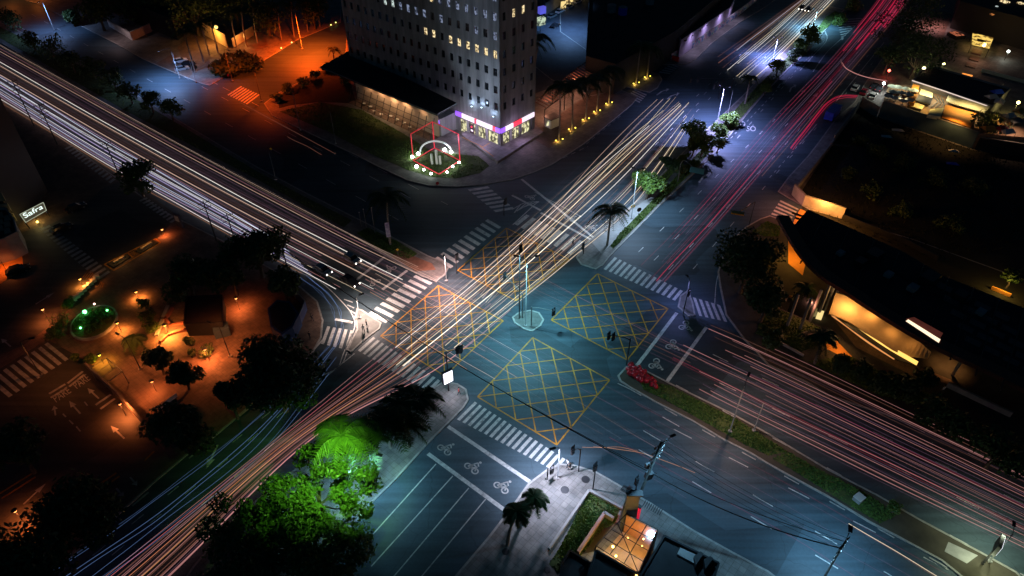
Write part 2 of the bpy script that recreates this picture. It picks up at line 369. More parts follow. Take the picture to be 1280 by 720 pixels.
grass([(460, 285), (500, 304), (522, 318), (510, 325), (470, 310), (446, 292)], 1300)
grass([(350, 140), (400, 128), (452, 138), (505, 168), (540, 190), (598, 196), (612, 208), (600, 217), (570, 224), (540, 222), (512, 214), (470, 196), (410, 165)], 6000)
grass([(736, 616), (775, 636), (768, 655), (752, 665), (722, 700), (707, 724), (686, 706), (700, 685)], 4500)
grass([(968, 385), (1015, 405), (1050, 425), (1000, 440), (945, 418), (950, 400)], 2600)
grass([(1060, 445), (1110, 470), (1180, 500), (1170, 512), (1100, 495), (1040, 468), (1010, 452)], 2200)
grass([(958, 277), (975, 283), (974, 296), (955, 296), (940, 290)], 500)
sheet('vacant_lot', [(1040, 182), (1075, 134), (1104, 150), (1215, 188), (1300, 200), (1500, 300), (1400, 440), (1180, 380), (1060, 300), (1003, 262), (1000, 242)], mat('dark_lot_soil', (0.02, 0.02, 0.014), 0.95, 0.5, 0.15), Z1)
grass([(1040, 182), (1075, 134), (1104, 150), (1215, 188), (1290, 200), (1300, 300), (1180, 330), (1060, 285), (1006, 258), (1003, 240)], 4000, 0.4, mat('dark_weeds', (.012, .018, .006), .9, .4, .5))
sheet('soil_bed', [(495, 312), (520, 322), (540, 330), (545, 338), (520, 340), (490, 322)], mat('red_soil', (0.22, 0.1, 0.06), 0.95, 0.4, 0.5), Z1+0.02)
sheet('concrete_strip', [(770, 300), (800, 268), (825, 240), (835, 232), (822, 240), (790, 262), (765, 284), (740, 304), (752, 318)], M_CONC, Z1)
sheet('concrete_patch', [(1185, 678), (1222, 695), (1208, 705), (1180, 690)], M_CONC, Z1)
# service roads and plaza inside the west block
sheet('service_road', [(-60, 330), (30, 290), (62, 282), (100, 262), (130, 235), (148, 228), (216, 276), (205, 292), (160, 325), (130, 345), (105, 372), (60, 410), (30, 432), (-60, 470)], M_ASPH2, Z1)
sheet('service_road', [(-60, 510), (0, 462), (60, 425), (105, 450), (112, 462), (150, 500), (190, 545), (215, 575), (190, 600), (125, 660), (60, 700), (-60, 760)], M_ASPH2, Z1+0.004)
sheet('service_path', [(60, 160), (145, 224), (215, 276), (222, 270), (150, 216), (80, 165)], M_ASPH2, Z1+0.008)

# side street with zebra is part of the road sheet; orange street needs nothing more
# ------------------------------------------------------------------ painted markings
def quad(b, a1, a2, a3, a4, z): b.add([(q.x, q.y, z) for q in (a1, a2, a3, a4)], [(0, 1, 2, 3)])
def upface(o):
    me = o.data
    bm = bmesh.new(); bm.from_mesh(me)
    for f_ in bm.faces:
        if f_.normal.z < 0: f_.normal_flip()
    bm.to_mesh(me); bm.free(); return o
def zebra(a0, a1, b0, b1, n, z=0.006, m=None, fill=0.52, name='zebra_crossing'):
    """first bar a0-a1, last bar b0-b1 (photo points), n bars"""
    A0, A1, B0, B1 = P(*a0), P(*a1), P(*b0), P(*b1); b = MB()
    step0 = (B0-A0)/(n-1); step1 = (B1-A1)/(n-1); hw = fill/2
    for i in range(n):
        c0 = A0+step0*i; c1 = A1+step1*i; j = random.uniform(0.94, 1.0)
        quad(b, c0-step0*hw, c0+step0*hw, c1+step1*hw*j, c1-step1*hw, z)
    return st(upface(b.build(name, m or M_PAINT)))
zebra((449, 439), (468, 422), (534, 490), (549, 475), 15)
zebra((462, 391), (484, 402), (518, 345), (539, 355), 9)
zebra((545, 322), (565, 334), (608, 275), (625, 285), 10)
zebra((586, 238), (611, 234), (618, 264), (642, 260), 7)
zebra((645, 281), (660, 269), (711, 317), (727, 301), 9)
zebra((756, 337), (770, 322), (842, 375), (852, 363), 14)
zebra((868, 372), (876, 395), (898, 381), (907, 402), 5)
zebra((573, 525), (595, 503), (692, 588), (705, 573), 18)
zebra((403, 430), (411, 408), (433, 437), (440, 413), 5)
zebra((285, 119), (302, 108), (308, 130), (324, 118), 8, m=M_PAINT)
zebra((51, 288), (63, 283), (122, 350), (137, 340), 17, z=Z1+0.014, m=M_WORN)
zebra((82, 187), (90, 183), (137, 229), (144, 224), 14, z=Z1+0.014, m=M_WORN)
zebra((175, 252), (184, 248), (213, 279), (221, 274), 10, z=Z1+0.014, m=M_WORN)
zebra((84, 451), (58, 430), (14, 496), (-12, 474), 9, z=Z1+0.014, m=M_WORN)
zebra((784, 120), (800, 128), (793, 112), (808, 119), 5)
zebra((824, 90), (838, 92), (838, 80), (848, 84), 5)
zebra((962, 271), (985, 279), (975, 251), (998, 262), 6, fill=0.45)
def line(b, p, q, wd, z=0.006, world=False):
    A, B = (p, q) if world else (P(*p), P(*q)); d = (B-A).normalized(); n = Vector((-d.y, d.x, 0))*wd/2
    quad(b, A-n, B-n, B+n, A+n, z)
def pline(b, pts, wd, z=0.006):
    W = crom(px(pts), 6)
    for i in range(len(W)-1): line(b, W[i], W[i+1], wd, z, True)
def dashes(b, p, q, ln=2.6, per=8.6, wd=0.14, z=0.006, off=0.0):
    A, B = P(*p), P(*q); L = (B-A).length; d = (B-A).normalized(); t = off
    while t < L:
        line(b, A+d*t, A+d*min(L, t+ln), wd, z, True); t += per
# stop lines
b = MB()
for p, q in [((535, 567), (630, 637)), ((560, 533), (662, 602)), ((652, 224), (742, 297)), ((640, 244), (676, 263)), ((676, 266), (738, 299)), ((846, 391), (796, 457)), ((883, 409), (833, 478)),
             ((481, 321), (443, 352)), ((509, 338), (478, 362)), ((419, 399), (441, 403))]:
    line(b, p, q, 0.6)
st(upface(b.build('stop_line', M_PAINT)))
b = MB()
for p, q in [((545, 580), (466, 668)), ((566, 595), (464, 708)), ((586, 610), (480, 735)), ((607, 624), (515, 735))]: line(b, p, q, 0.16)
line(b, (1105, 53), (1045, 127), 0.2); line(b, (1021, 155), (1000, 180), 0.2)
pline(b, [(1016, 90), (1033, 66), (1052, 48), (1078, 24)], 0.2)
pline(b, [(1000, 88), (1018, 68), (1031, 54), (1034, 46), (1030, 38)], 0.2)
pline(b, [(352, 540-62), (400, 478-8), (426, 456), (434, 440)], 0.16)
pline(b, [(398, 479), (421, 460), (443, 442)], 0.16)
pline(b, [(365, 337), (400, 352), (430, 380), (441, 395), (443, 410), (430, 440), (424, 458)], 0.16)
line(b, (668, 240), (727, 301-30), 0.14)
pline(b, [(640, 222), (680, 203), (712, 183), (765, 128)], 0.14)
line(b, (965, 0), (1010, -30), 0.14)
pline(b, [(893, 385), (896, 350), (905, 325), (915, 306)], 0.14)
st(upface(b.build('lane_line', M_PAINT)))
b = MB()
# upper-left carriageway lanes
for p, q in [((50, 0), (540, 262)), ((40, 18), (500, 276)), ((62, -4), (560, 256)), ((10, 26), (70, 58))]: dashes(b, p, q, 3.7, 11.3)
for p, q in [((45, -8), (300, 120))]: dashes(b, p, q, 3.7, 11.3, off=4)
# north-east avenue: right carriageway
for p, q in [((795, 318), (1060, 60)), ((815, 328), (1075, 62)), ((835, 338), (1090, 64)), ((857, 347), (1100, 68)), ((1031, 50), (915, 180))]: dashes(b, p, q, 2.1, 9.4, off=random.uniform(0, 5))
dashes(b, (897, 190), (1020, 62), 1.4, 3.0)
dashes(b, (962, 222), (1010, 168), 1.4, 3.0)
dashes(b, (905, 120), (995, 35), 1.4, 9); dashes(b, (880, 118), (980, 20), 2.1, 9.4)
dashes(b, (850, 140), (930, 64), 2.1, 9.4, off=3); dashes(b, (815, 195), (905, 105), 2.1, 9.4, off=2); dashes(b, (800, 200), (880, 122), 2.1, 9.4)
dashes(b, (660, 216+2), (735, 183), 1.6, 3.0); dashes(b, (733, 180), (778, 143), 1.6, 3.0)
# south-east carriageways
for p, q in [((790, 530), (1200, 770)), ((810, 520), (1230, 735)), ((770, 545), (1130, 760)), ((800, 505), (870, 545))]: dashes(b, p, q, 3.0, 9.0, 0.15, off=random.uniform(0, 5))
for p, q in [((905, 420), (1300, 610)), ((885, 440), (1300, 640)), ((865, 462), (1300, 672))]: dashes(b, p, q, 2.9, 9.0, 0.15, off=random.uniform(0, 5))
# south-west
for p, q in [((420, 460), (110, 719)), ((440, 470), (150, 719)), ((372, 487), (60, 740))]: dashes(b, p, q, 1.8, 5.6, 0.14)
st(upface(b.build('lane_dash', M_PAINT)))
# painted kerb blocks
b = MB()
for p, q in [((772, 480), (787, 487)), ((787, 487), (1240, 742))]: dashes(b, p, q, 2.2, 6.6, 0.2, z=0.16)
for p, q in [((404, 425), (374, 459)), ((370, 462), (62, 720))]: dashes(b, p, q, 2.6, 9.5, 0.3, z=0.16)
dashes(b, (845, 482), (1290, 726), 2.2, 8.4, 0.18, z=0.16)
st(upface(b.build('kerb_paint', M_WORN)))
# yellow box junctions
def boxj(pts, n, m=M_YEL):
    A, B, C_, D_ = [P(*p) for p in pts]; b = MB()
    def at(u, v): return (A*(1-u)+B*u)*(1-v)+(D_*(1-u)+C_*u)*v
    z = 0.010
    for p, q in ((A, B), (B, C_), (C_, D_), (D_, A)): line(b, p, q, 0.22, z, True); z += 0.003
    for k in range(1, 2*n):
        s_ = k/n
        p = at(s_, 0) if s_ <= 1 else at(1, s_-1); q = at(0, s_) if s_ <= 1 else at(s_-1, 1)
        if (p-q).length > 0.5: line(b, p, q, 0.2, 0.024, True)
        s_ = (k-n)/n
        p = at(s_, 0) if s_ >= 0 else at(0, -s_); q = at(1, 1-s_) if s_ >= 0 else at(1+s_, 1)
        if (p-q).length > 0.5: line(b, p, q, 0.2, 0.029, True)
    return st(upface(b.build('box_junction', m)))
boxj([(666, 422), (762, 475), (696, 556), (597, 496)], 4)
boxj([(747, 342), (835, 386), (784, 450), (689, 400)], 4)
boxj([(548, 357), (629, 401), (556, 470), (476, 420)], 4)
boxj([(633, 285), (711, 324), (645, 376), (572, 338)], 4)
# hatched gore
b = MB()
for i in range(9):
    line(b, (1046+i*.8, 25+3.1*i), (1078-3.0*i, 23+3.0*i), 0.5)
st(upface(b.build('hatched_marking', M_PAINT)))
b = MB()
for i in range(4): line(b, (646-i*3+6, 268+i*2-8), (672-i*7, 252-i*(-1)), 0.25)
pline(b, [(641, 281), (668, 256), (673, 252), (655, 254), (640, 262)], 0.2)
for i in range(4): line(b, (430+i*4, 374+i*7), (441+i*1.5, 378+i*7), 0.25)
st(upface(b.build('hatched_marking', M_PAINT)))
# 2-D symbols laid on the ground: unit square -> four ground points
def symbol(strips, rings, corners, z, m, name, wd=0.06, polys=()):
    A, B, C_, D_ = [P(*p) for p in corners]    # (0,0) (1,0) (1,1) (0,1)
    def at(u, v): return (A*(1-u)+B*u)*(1-v)+(D_*(1-u)+C_*u)*v
    b = MB()
    def seg(p, q, w_):
        p = Vector(p); q = Vector(q); d = (q-p).normalized(); n = Vector((-d.y, d.x))*w_/2
        b.add([(*at(*(k)).xy, z) for k in (p-n, q-n, q+n, p+n)], [(0, 1, 2, 3)])
    for p, q in strips: seg(p, q, wd)
    for cx, cy, r in rings:
        for k in range(14):
            a0, a1 = 2*PI*k/14, 2*PI*(k+1)/14
            b.add([(*at(cx+rr*math.cos(a), cy+rr*math.sin(a)).xy, z) for rr, a in ((r, a0), (r, a1), (r-wd, a1), (r-wd, a0))], [(0, 1, 2, 3)])
    for pl in polys: b.add([(*at(*k).xy, z) for k in pl], [tuple(range(len(pl)))])
    return st(upface(b.build(name, m)))
BIKE = ([((.25, .3), (.45, .3)), ((.45, .3), (.68, .58)), ((.25, .3), (.4, .6)), ((.4, .6), (.66, .58)), ((.4, .6), (.45, .3)), ((.66, .62), (.76, .3)), ((.4, .62), (.55, .88)), ((.55, .85), (.72, .68))], [(.24, .3, .22), (.76, .3, .22), (.62, .97, .08)])
def bike(cx, cy, a, s=1.0):
    c = P(cx, cy); u = Vector((math.cos(a), math.sin(a), 0)); v = Vector((-u.y, u.x, 0)); L = 2.6*s; Hh = 2.3*s
    cs = [c-u*L/2-v*Hh/2, c+u*L/2-v*Hh/2, c+u*L/2+v*Hh/2, c-u*L/2+v*Hh/2]
    symbol(BIKE[0], BIKE[1], [proj(q) for q in cs], 0.012, M_WORN, 'cycle_symbol', 0.08)
for x, y, a in [(558, 560, -40), (592, 583, -40), (629, 607, -40), (664, 246, -40), (714, 273, -40), (740, 284, -40), (487, 336, 50), (467, 352, 50), (842, 432, -130), (821, 456, -130), (858, 408, -130)]:
    bike(x, y, math.radians(a), 1.05 if x < 640 else 1.15)
ARROW = [[(.42, 0), (.58, 0), (.58, .6), (.42, .6)], [(.2, .6), (.8, .6), (.5, 1)]]
def arrow(p, q, w_, z=0.008, m=None, polys=None):
    A, B = P(*p), P(*q); d = (B-A).normalized(); n = Vector((d.y, -d.x, 0))*w_/2
    symbol([], [], [proj(k) for k in (A-n, A+n, B+n, B-n)], z, m or M_WORN, 'arrow_marking', polys=polys or ARROW)
for p, q in [((998, 121), (1007, 111)), ((1013, 127), (1022, 116)), ((272, 556), (258, 586)), ]: arrow(p, q, 2.0, m=M_PAINT)
TURN = [[(.4, 0), (.58, 0), (.58, .55), (.4, .5)], [(.4, .5), (.58, .55), (.85, .75), (.72, .85)], [(.6, .95), (.95, .98), (.95, .6)]]
for p, q in [((972, 110), (978, 101)), ((987, 115), (991, 105)), ((821, 119), (833, 110)), ((834, 124), (846, 115)), ((874, 228), (884, 214))]: arrow(p, q, 2.4, m=M_PAINT, polys=TURN)
for p, q in [((124, 499), (110, 486)), ((101, 518), (87, 502)), ((156, 549), (139, 533)), ((70, 520), (68, 508)), ((45, 381), (69, 366)), ((14, 434), (2, 424)), ((163, 597), (172, 608)), ((146, 611), (155, 622)), ((30, 631), (58, 605))]: arrow(p, q, 1.5, z=Z1+0.02)
b = MB()
for p, q in [((62, 493), (82, 481)), ((64, 498), (84, 486)), ((85, 480), (104, 465)), ((87, 484), (106, 469)), ((120, 507), (139, 494)), ((126, 512), (144, 499))]: line(b, p, q, 0.45, Z1+0.02)
for p, q in [((106, 503), (110, 508)), ((87, 526), (92, 531)), ((96, 534), (101, 540)), ((79, 518), (83, 522))]: line(b, p, q, 0.2, Z1+0.02)
st(upface(b.build('stop_line', M_WORN)))
b = MB()
for pl in [[(131, 331), (195, 299), (201, 304), (143, 339), (131, 331)], [(160, 317), (167, 323)], [(170, 312), (178, 317)], [(0, 618), (42, 592)], [(3, 624), (45, 597)], [(124, 607), (146, 592)], [(127, 612), (150, 596)]]:
    for i in range(len(pl)-1): line(b, pl[i], pl[i+1], 0.3, Z1+0.024)
for i in range(7): line(b, (161+i*1.4, 318-i*0.8), (168+i*1.4, 322-i*0.8), 0.12, Z1+0.03)
for i in range(12): line(b, (104+i*2.2, 347+i*1.2), (112+i*1.6, 341+i*1.6-4), 0.12, Z1+0.03)
line(b, (181, 577), (193, 565), 0.3, Z1+0.024)
st(upface(b.build('yellow_marking', M_YEL)))
def textmesh(s_, m, name, corners=None, z=0.0, space=1.0):
    cu = bpy.data.curves.new('writing', 'FONT'); cu.body = s_; cu.space_character = space; cu.offset = 0.0
    o = bpy.data.objects.new('writing', cu); COL.objects.link(o)
    bpy.context.view_layer.update()
    me = bpy.data.meshes.new_from_object(o.evaluated_get(bpy.context.evaluated_depsgraph_get()))
    bpy.data.objects.remove(o)
    xs = [v.co.x for v in me.vertices]; ys = [v.co.y for v in me.vertices]; x0, x1, y0, y1 = min(xs), max(xs), min(ys), max(ys)
    A, B, C_, D_ = corners
    for v in me.vertices:
        u, t = (v.co.x-x0)/(x1-x0), (v.co.y-y0)/(y1-y0)
        v.co = (A*(1-u)+B*u)*(1-t)+(D_*(1-u)+C_*u)*t
    me.materials.clear(); me.materials.append(m); me.update()
    o = bpy.data.objects.new(name, me); COL.objects.link(o); return o
def road_text(s_, c, z, m):
    q = [P(*k, lift=z) for k in c]; st(textmesh(s_, m, 'road_writing', q))
road_text('PARE', [(71, 504), (90, 491), (84, 484), (65, 496)], Z1+0.02, M_WORN)
road_text('PARE', [(97, 487), (114, 475), (108, 468), (90, 480)], Z1+0.02, M_WORN)
road_text('SÓ', [(921, 158), (932, 158), (931, 150), (921, 151)], 0.008, M_PAINT)
road_text('SÓ', [(933, 164), (945, 164), (944, 156), (934, 156)], 0.008, M_PAINT)

# ------------------------------------------------------------------ lamps as street furniture
def street_lamp(base, top, label, heads=((1.6, 0),), color=(0.75, 0.85, 1), power=4000, pole_m=None, group=None, tilt=None, hd=0.05, head_emit=6, lit=True, hlen=0.9):
    """steel pole with one or more cobra heads; heads = (arm length, arm direction degrees)"""
    h = zfor(base, top[1]); q = P(*base)
    r = empty('street_lamp', q+Vector((0, 0, 0.13)), label, 'street lamp', group)
    pm = pole_m or M_GALV
    MB().tube([(0, 0, -0.1), (0, 0, h-0.13)], 0.1, 8, 0.06).build('pole', pm, r, True)
    MB().box((0, 0, 0.1), (0.5, 0.5, 0.2)).build('base', M_CONC, r)
    for ln, a in heads:
        a = math.radians(a); d = Vector((math.cos(a), math.sin(a), 0)); e = d*ln+Vector((0, 0, h+0.25))
        ar = MB().tube([Vector((0, 0, h-0.2)), d*ln*0.5+Vector((0, 0, h+0.15)), e], 0.05, 6).build('arm', pm, r, True)
        hh = MB(); R = Matrix.Rotation(a, 3, 'Z')
        hh.box(e+d*hlen*0.45, (hlen, 0.36, 0.14), M=R); hd_ = hh.build('lamp_head', M_DARK, r)
        MB().box(e+d*hlen*0.5+Vector((0, 0, -0.085)), (hlen*0.6, 0.26, 0.03), M=R).build('lens', emitter('lamp_lens_%.2f_%.2f_%.2f' % color, color, head_emit if lit else 0.0), hd_)
        if lit:
            wp = q+e+d*hlen*0.5+Vector((0, 0, 0.13-0.3))
            lamp(wp, color, power/len(heads), 'SPOT', 152, 0.8, 0.25)
    return r
WHT = (0.5, 0.62, 1.0); TEAL = (0.33, 0.72, 1.0); VIO = (0.36, 0.38, 1.0); ORG = (1.0, 0.09, 0.004); PNK = (1.0, 0.55, 0.8); WRM = (1.0, 0.85, 0.62)
# centre mast and its double arms
street_lamp((657, 408), (657, 325), 'tall twin-armed pale street lamp rising from the small central traffic island', heads=((1.5, 20), (1.5, 160)), color=(.3, .78, .95), power=24000)
street_lamp((789, 274), (797, 213), 'slim twin-headed street lamp beside the leaning palm on the planted median', heads=((0.8, 10), (0.8, 150)), color=(0.5, 0.72, 1.0), power=17000)
street_lamp((894, 165), (904, 110), 'pale twin-headed street lamp on the far median by the leafy bushes', heads=((0.8, -10), (0.8, 140)), color=(.42, .44, 1.0), power=50000)
street_lamp((910, 142), (916, 113), 'plain unlit white post just beyond the far median street lamp', heads=(), lit=False)
street_lamp((966, 74), (972, 48), 'distant street lamp among the left trails of the far avenue', heads=((0.8, 10), (0.8, 150)), color=VIO, power=36000)
street_lamp((1016, 35), (1020, 12), 'farthest street lamp near the start of the hatched marking', heads=((1.2, 180), (1.2, 0)), color=TEAL, power=20000)
street_lamp((912, 540), (935, 479), 'leaning-looking yellowish street lamp at the crossing end of the grassy median', heads=((1.2, 60),), color=(1.0, .6, .45), power=3500)
street_lamp((942, 539), (957, 504), 'shorter thin pole beside the yellowish lamp on the grassy median', heads=(), lit=False)
street_lamp((291, 102), (284, 62), 'glowing wooden-looking pole at the corner of the orange side street', heads=((2.4, -40),), color=ORG, power=8000, pole_m=M_WOODP)
street_lamp((327, 127), (317, 84), 'dark slim pole at the near end of the orange zebra crossing', heads=((1.6, 80),), color=ORG, power=9000, pole_m=M_DARK)
street_lamp((378, 62), (373, 12), 'orange-lit pole on the far kerb of the orange side street', heads=((4.5, -60),), color=ORG, power=85000)
street_lamp((376, 163), (368, 112), 'dim pole on the lawn edge left of the glass hall', heads=(), lit=False)
street_lamp((420, 180), (415, 140), 'dim pole on the pavement in front of the dark lawn', heads=(), lit=False)
street_lamp((345, 225), (336, 190), 'dark pole rising from the end of the tree median', heads=(), lit=False)
street_lamp((225, 98), (213, 60), 'slim pole with a bright lamp head at the palm court entrance', heads=((3.5, -120),), color=(.32, .5, 1.0), power=15000)
street_lamp((68, 38), (56, 2), 'slim pole on the far left kerb of the upper road', heads=((1.2, -100),), color=(.32, .5, 1.0), power=8000)
street_lamp((245, 103), (238, 68), 'thin pole nearest the orange corner among the palm trunks', heads=(), lit=False)
street_lamp((450, 398), (447, 372), 'short pale lamp pole on the triangular traffic island', heads=((0.7, 30),), color=(1.0, .72, .62), power=8500)
street_lamp((697, 598), (702, 560), 'lamp post at the corner pavement by the lower right crossing', heads=((0.7, 200),), color=(0.7, .75, 1.0), power=9000)
street_lamp((558, 352), (556, 318), 'thin signal-like post at the tip of the tree median', heads=((0.6, -90),), color=(1.0, .58, .55), power=9000, hlen=0.6)
street_lamp((855, 385), (858, 350), 'thin post on the small island beside the right crossing', heads=((0.6, 120),), color=VIO, power=1500, hlen=0.6)
street_lamp((176, 462), (172, 424), 'tall added sodium street lamp at the edge of the triangular court', heads=((1.4, 150),), color=(1.0, .26, .06), power=1900, pole_m=M_DARK)  # unseen lamp added to spread brown light over the plaza
street_lamp((52, 470), (42, 428), 'tall added sodium street lamp between the broad zebra and the flower bed', heads=((1.4, 20),), color=(1.0, .26, .06), power=800, pole_m=M_DARK)  # another unseen lamp, added for the broad plaza light
street_lamp((288, 446), (284, 408), 'tall added sodium street lamp over the lower orange court', heads=((1.6, 160),), color=(1.0, .26, .06), power=3000, pole_m=M_DARK)  # added as well, to lift the light on the court
# small plaza lamps
def plaza_lamp(base, top, label, color, power):
    h = zfor(base, top[1]); q = P(*base)
    r = empty('plaza_lamp', q+Vector((0, 0, 0.13)), label, 'plaza lamp', 'globe lamps of the left plaza')
    MB().tube([(0, 0, 0), (0, 0, h)], 0.05, 6).build('pole', M_DARK, r)
    MB().ball((0, 0, h+0.15), 0.25, 10).build('globe', emitter('globe_%.2f' % color[1], color, 5), r, True)
    MB().tube([(0, 0, h+0.34), (0, 0, h+0.42)], 0.42, 10, 0.2).build('cap', M_DARK, r)
    lamp(q+Vector((0, 0, h-0.25)), (1.0, color[1]*0.72, color[2]*0.6), power*1.6, 'SPOT', 170, 0.9, 0.2)
ORD = (1.0, 0.30, 0.08); ORY = (1.0, 0.42, 0.08)
plaza_lamp((105, 359), (100, 350), 'lamp beside the yellow hatching at the end of the long worn zebra', ORY, 900)
plaza_lamp((62, 402), (54, 388), 'lamp nearest the striped bollards left of the flower bed', ORD, 700)
plaza_lamp((174, 374), (171, 366), 'lamp above the bushes right of the oval flower bed', ORY, 800)
plaza_lamp((206, 296), (204, 288), 'lamp at the far end of the yellow bordered bays', ORD, 300)
plaza_lamp((212, 421), (208, 408), 'lamp over the sunken seats of the orange court', ORY, 3600)
plaza_lamp((262, 452), (259, 438), 'lamp at the lower end of the orange court among the potted plants', ORD, 1500)
plaza_lamp((300, 388), (297, 374), 'lamp on the far side of the dark kiosk roof', ORD, 900)
plaza_lamp((158, 520), (155, 506), 'bright starry lamp on the long rail by the lane arrows', ORD, 1700)
plaza_lamp((196, 490), (193, 478), 'lamp on the dim triangular court behind the rail', ORD, 500)
plaza_lamp((32, 655), (25, 640), 'lamp half hidden by trees at the lower left corner', ORD, 900)
plaza_lamp((8, 338), (2, 322), 'lamp on the orange forecourt at the left edge', ORD, 350)
plaza_lamp((152, 415), (150, 405), 'lamp between the flower bed and the yellow-green bushes', ORY, 900)
plaza_lamp((130, 455), (128, 445), 'lamp glowing on the yellow paving by the glass shelter', (0.8, 0.6, 0.05), 450)

# ------------------------------------------------------------------ light trails of the passing traffic: thin glowing tubes at lamp height
TC = {'white': ((1.0, 0.93, 0.85), 1.7, 'white'), 'warm': ((1.0, 0.80, 0.52), 1.6, 'warm white'), 'cream': ((1.0, 0.66, 0.5), 0.85, 'cream'), 'pink': ((1.0, 0.42, 0.40), 0.55, 'pink'),
      'orange': ((1.0, 0.42, 0.16), 0.75, 'orange'), 'red': ((1.0, 0.02, 0.10), 0.75, 'bright red'), 'crimson': ((0.9, 0.04, 0.13), 0.3, 'crimson'), 'mauve': ((0.6, 0.3, 0.5), 0.24, 'faint mauve'),
      'lilac': ((0.66, 0.55, 1.0), 0.9, 'lilac'), 'blue': ((0.25, 0.45, 1.0), 0.45, 'blue'), 'ember': ((0.8, 0.32, 0.22), 0.26, 'dull red'), 'icy': ((0.72, 0.80, 1.0), 1.2, 'icy white'),
      'steel': ((0.4, 0.45, 0.6), 0.2, 'faint grey'), 'brown': ((0.5, 0.28, 0.2), 0.2, 'faint brown')}
TRAIL_GAIN = 0.3
def tmat(c):
    """light left in the air: it adds its glow to whatever is behind it and shades nothing"""
    if 'trail_'+c in MATS: return MATS['trail_'+c]
    m = bpy.data.materials.new('trail_'+c); m.use_nodes = True; MATS['trail_'+c] = m; t = m.node_tree; t.nodes.remove(t.nodes['Principled BSDF'])
    a = t.nodes.new('ShaderNodeBsdfTransparent'); e = t.nodes.new('ShaderNodeEmission'); e.inputs[0].default_value = (*TC[c][0], 1); e.inputs[1].default_value = TC[c][1]*TRAIL_GAIN
    x = t.nodes.new('ShaderNodeAddShader'); t.links.new(a.outputs[0], x.inputs[0]); t.links.new(e.outputs[0], x.inputs[1]); t.links.new(x.outputs[0], t.nodes['Material Output'].inputs[0])
    return m
def trails(where, left, right, n, cols, r=(0.04, 0.08), a=(0, 0), e=(1, 1), z=(0.55, 0.95), seed=1, ts=None):
    rnd = random.Random(seed); names = list(cols)
    for i in range(n):
        t = ts[i] if ts else (i+rnd.uniform(0.0, 1.0))/n
        zz = rnd.uniform(*z)
        pts = [P(l[0]*(1-t)+q[0]*t, l[1]*(1-t)+q[1]*t, 0) for l, q in zip(left, right)]
        W = crom(pts, 10) if len(pts) > 2 else [pts[0].lerp(pts[1], k/12) for k in range(13)]
        s0 = int(rnd.uniform(*a)*len(W)); s1 = int(math.ceil(rnd.uniform(*e)*len(W)))
        W = W[s0:max(s1, s0+3)]
        ph = rnd.uniform(0, 6.28); am = rnd.uniform(0.0, 0.12)
        W = [Vector((p.x+am*math.sin(ph+j*0.7), p.y+am*math.cos(ph+j*0.6), zz)) for j, p in enumerate(W)]
        c = rnd.choices(names, [cols[k] for k in names])[0]
        rr = rnd.uniform(*r)*math.exp(rnd.gauss(-.12, .38))
        o = MB().tube(W, rr, 4).build('light_trail', tmat(c))
        tag(o, '%s light trail %s' % (TC[c][2], where), 'light trail', '%s trails %s' % (TC[c][2], where))
# road from the upper left, bright
L1 = [(-30, 41), (220, 180), (437, 295), (556, 352)]; R1 = [(-30, 112), (150, 222), (290, 300), (474, 398)]
trails('streaming along the upper left road', L1, R1, 32, {'cream': 1, 'lilac': 1, 'pink': 6, 'ember': 6, 'mauve': 7, 'orange': 2}, (0.028, 0.055), e=(0.7, 1), seed=3)
trails('broad and bright along the upper left road', L1, R1, 8, {'white': 3, 'warm': 1, 'cream': 4}, (0.05, 0.075), e=(0.9, 1), seed=5, ts=[0.03, 0.12, 0.3, 0.36, 0.52, 0.66, 0.8, 0.93])
trails('on the kerb side of the upper left road', [(-30, 76), (120, 168), (230, 232), (345, 300)], [(-30, 106), (140, 212), (285, 290), (395, 352)], 9, {'icy': 4, 'lilac': 5}, (0.05, 0.085), seed=6)
# its faint continuation through the crossing to the lower right
trails('crossing the junction towards the lower right', [(437, 295), (660, 420), (900, 545), (1220, 735)], [(474, 398), (640, 500), (800, 600), (900, 660)], 9, {'mauve': 4, 'steel': 3, 'ember': 2, 'brown': 2}, (0.025, 0.04), a=(0, 0.2), e=(0.35, 0.8), seed=8)
trails('over the lower right carriageway', [(800, 505), (960, 590), (1280, 770)], [(740, 540), (960, 660), (1100, 745)], 5, {'mauve': 2, 'ember': 2, 'crimson': 1}, (0.03, 0.045), a=(0, 0.2), seed=9)
trails('fading out over the left box marking', [(437, 295), (545, 352), (700, 436)], [(474, 398), (560, 450), (640, 500)], 16, {'cream': 3, 'pink': 4, 'orange': 2, 'mauve': 4, 'ember': 3}, (0.022, 0.04), a=(0, .2), e=(.55, 1), seed=40)
trails('spreading thinly over the left edge of the crossing', [(455, 442), (548, 360), (625, 296), (735, 200)], [(490, 428), (585, 372), (660, 312), (770, 212)], 10, {'cream': 3, 'orange': 2, 'mauve': 4, 'ember': 3}, (0.02, 0.032), a=(0, .2), e=(.6, 1), seed=41)
# slip lane curve
trails('curving through the slip lane to the lower left', [(362, 343), (396, 366), (415, 390), (418, 420), (400, 449), (320, 527), (200, 622), (60, 722)], [(388, 350), (418, 378), (428, 400), (427, 423), (411, 449), (330, 540), (215, 640), (90, 726)], 4, {'blue': 3, 'lilac': 1}, (0.03, 0.04), seed=11, ts=[0.05, 0.2, 0.85, 1.0])
trails('running faintly beside the slip lane trails', [(400, 449), (320, 560), (200, 655), (100, 735)], [(440, 452), (350, 560), (225, 670), (125, 740)], 3, {'blue': 3, 'steel': 2, 'mauve': 2}, (0.025, 0.045), a=(0, 0.2), seed=12)
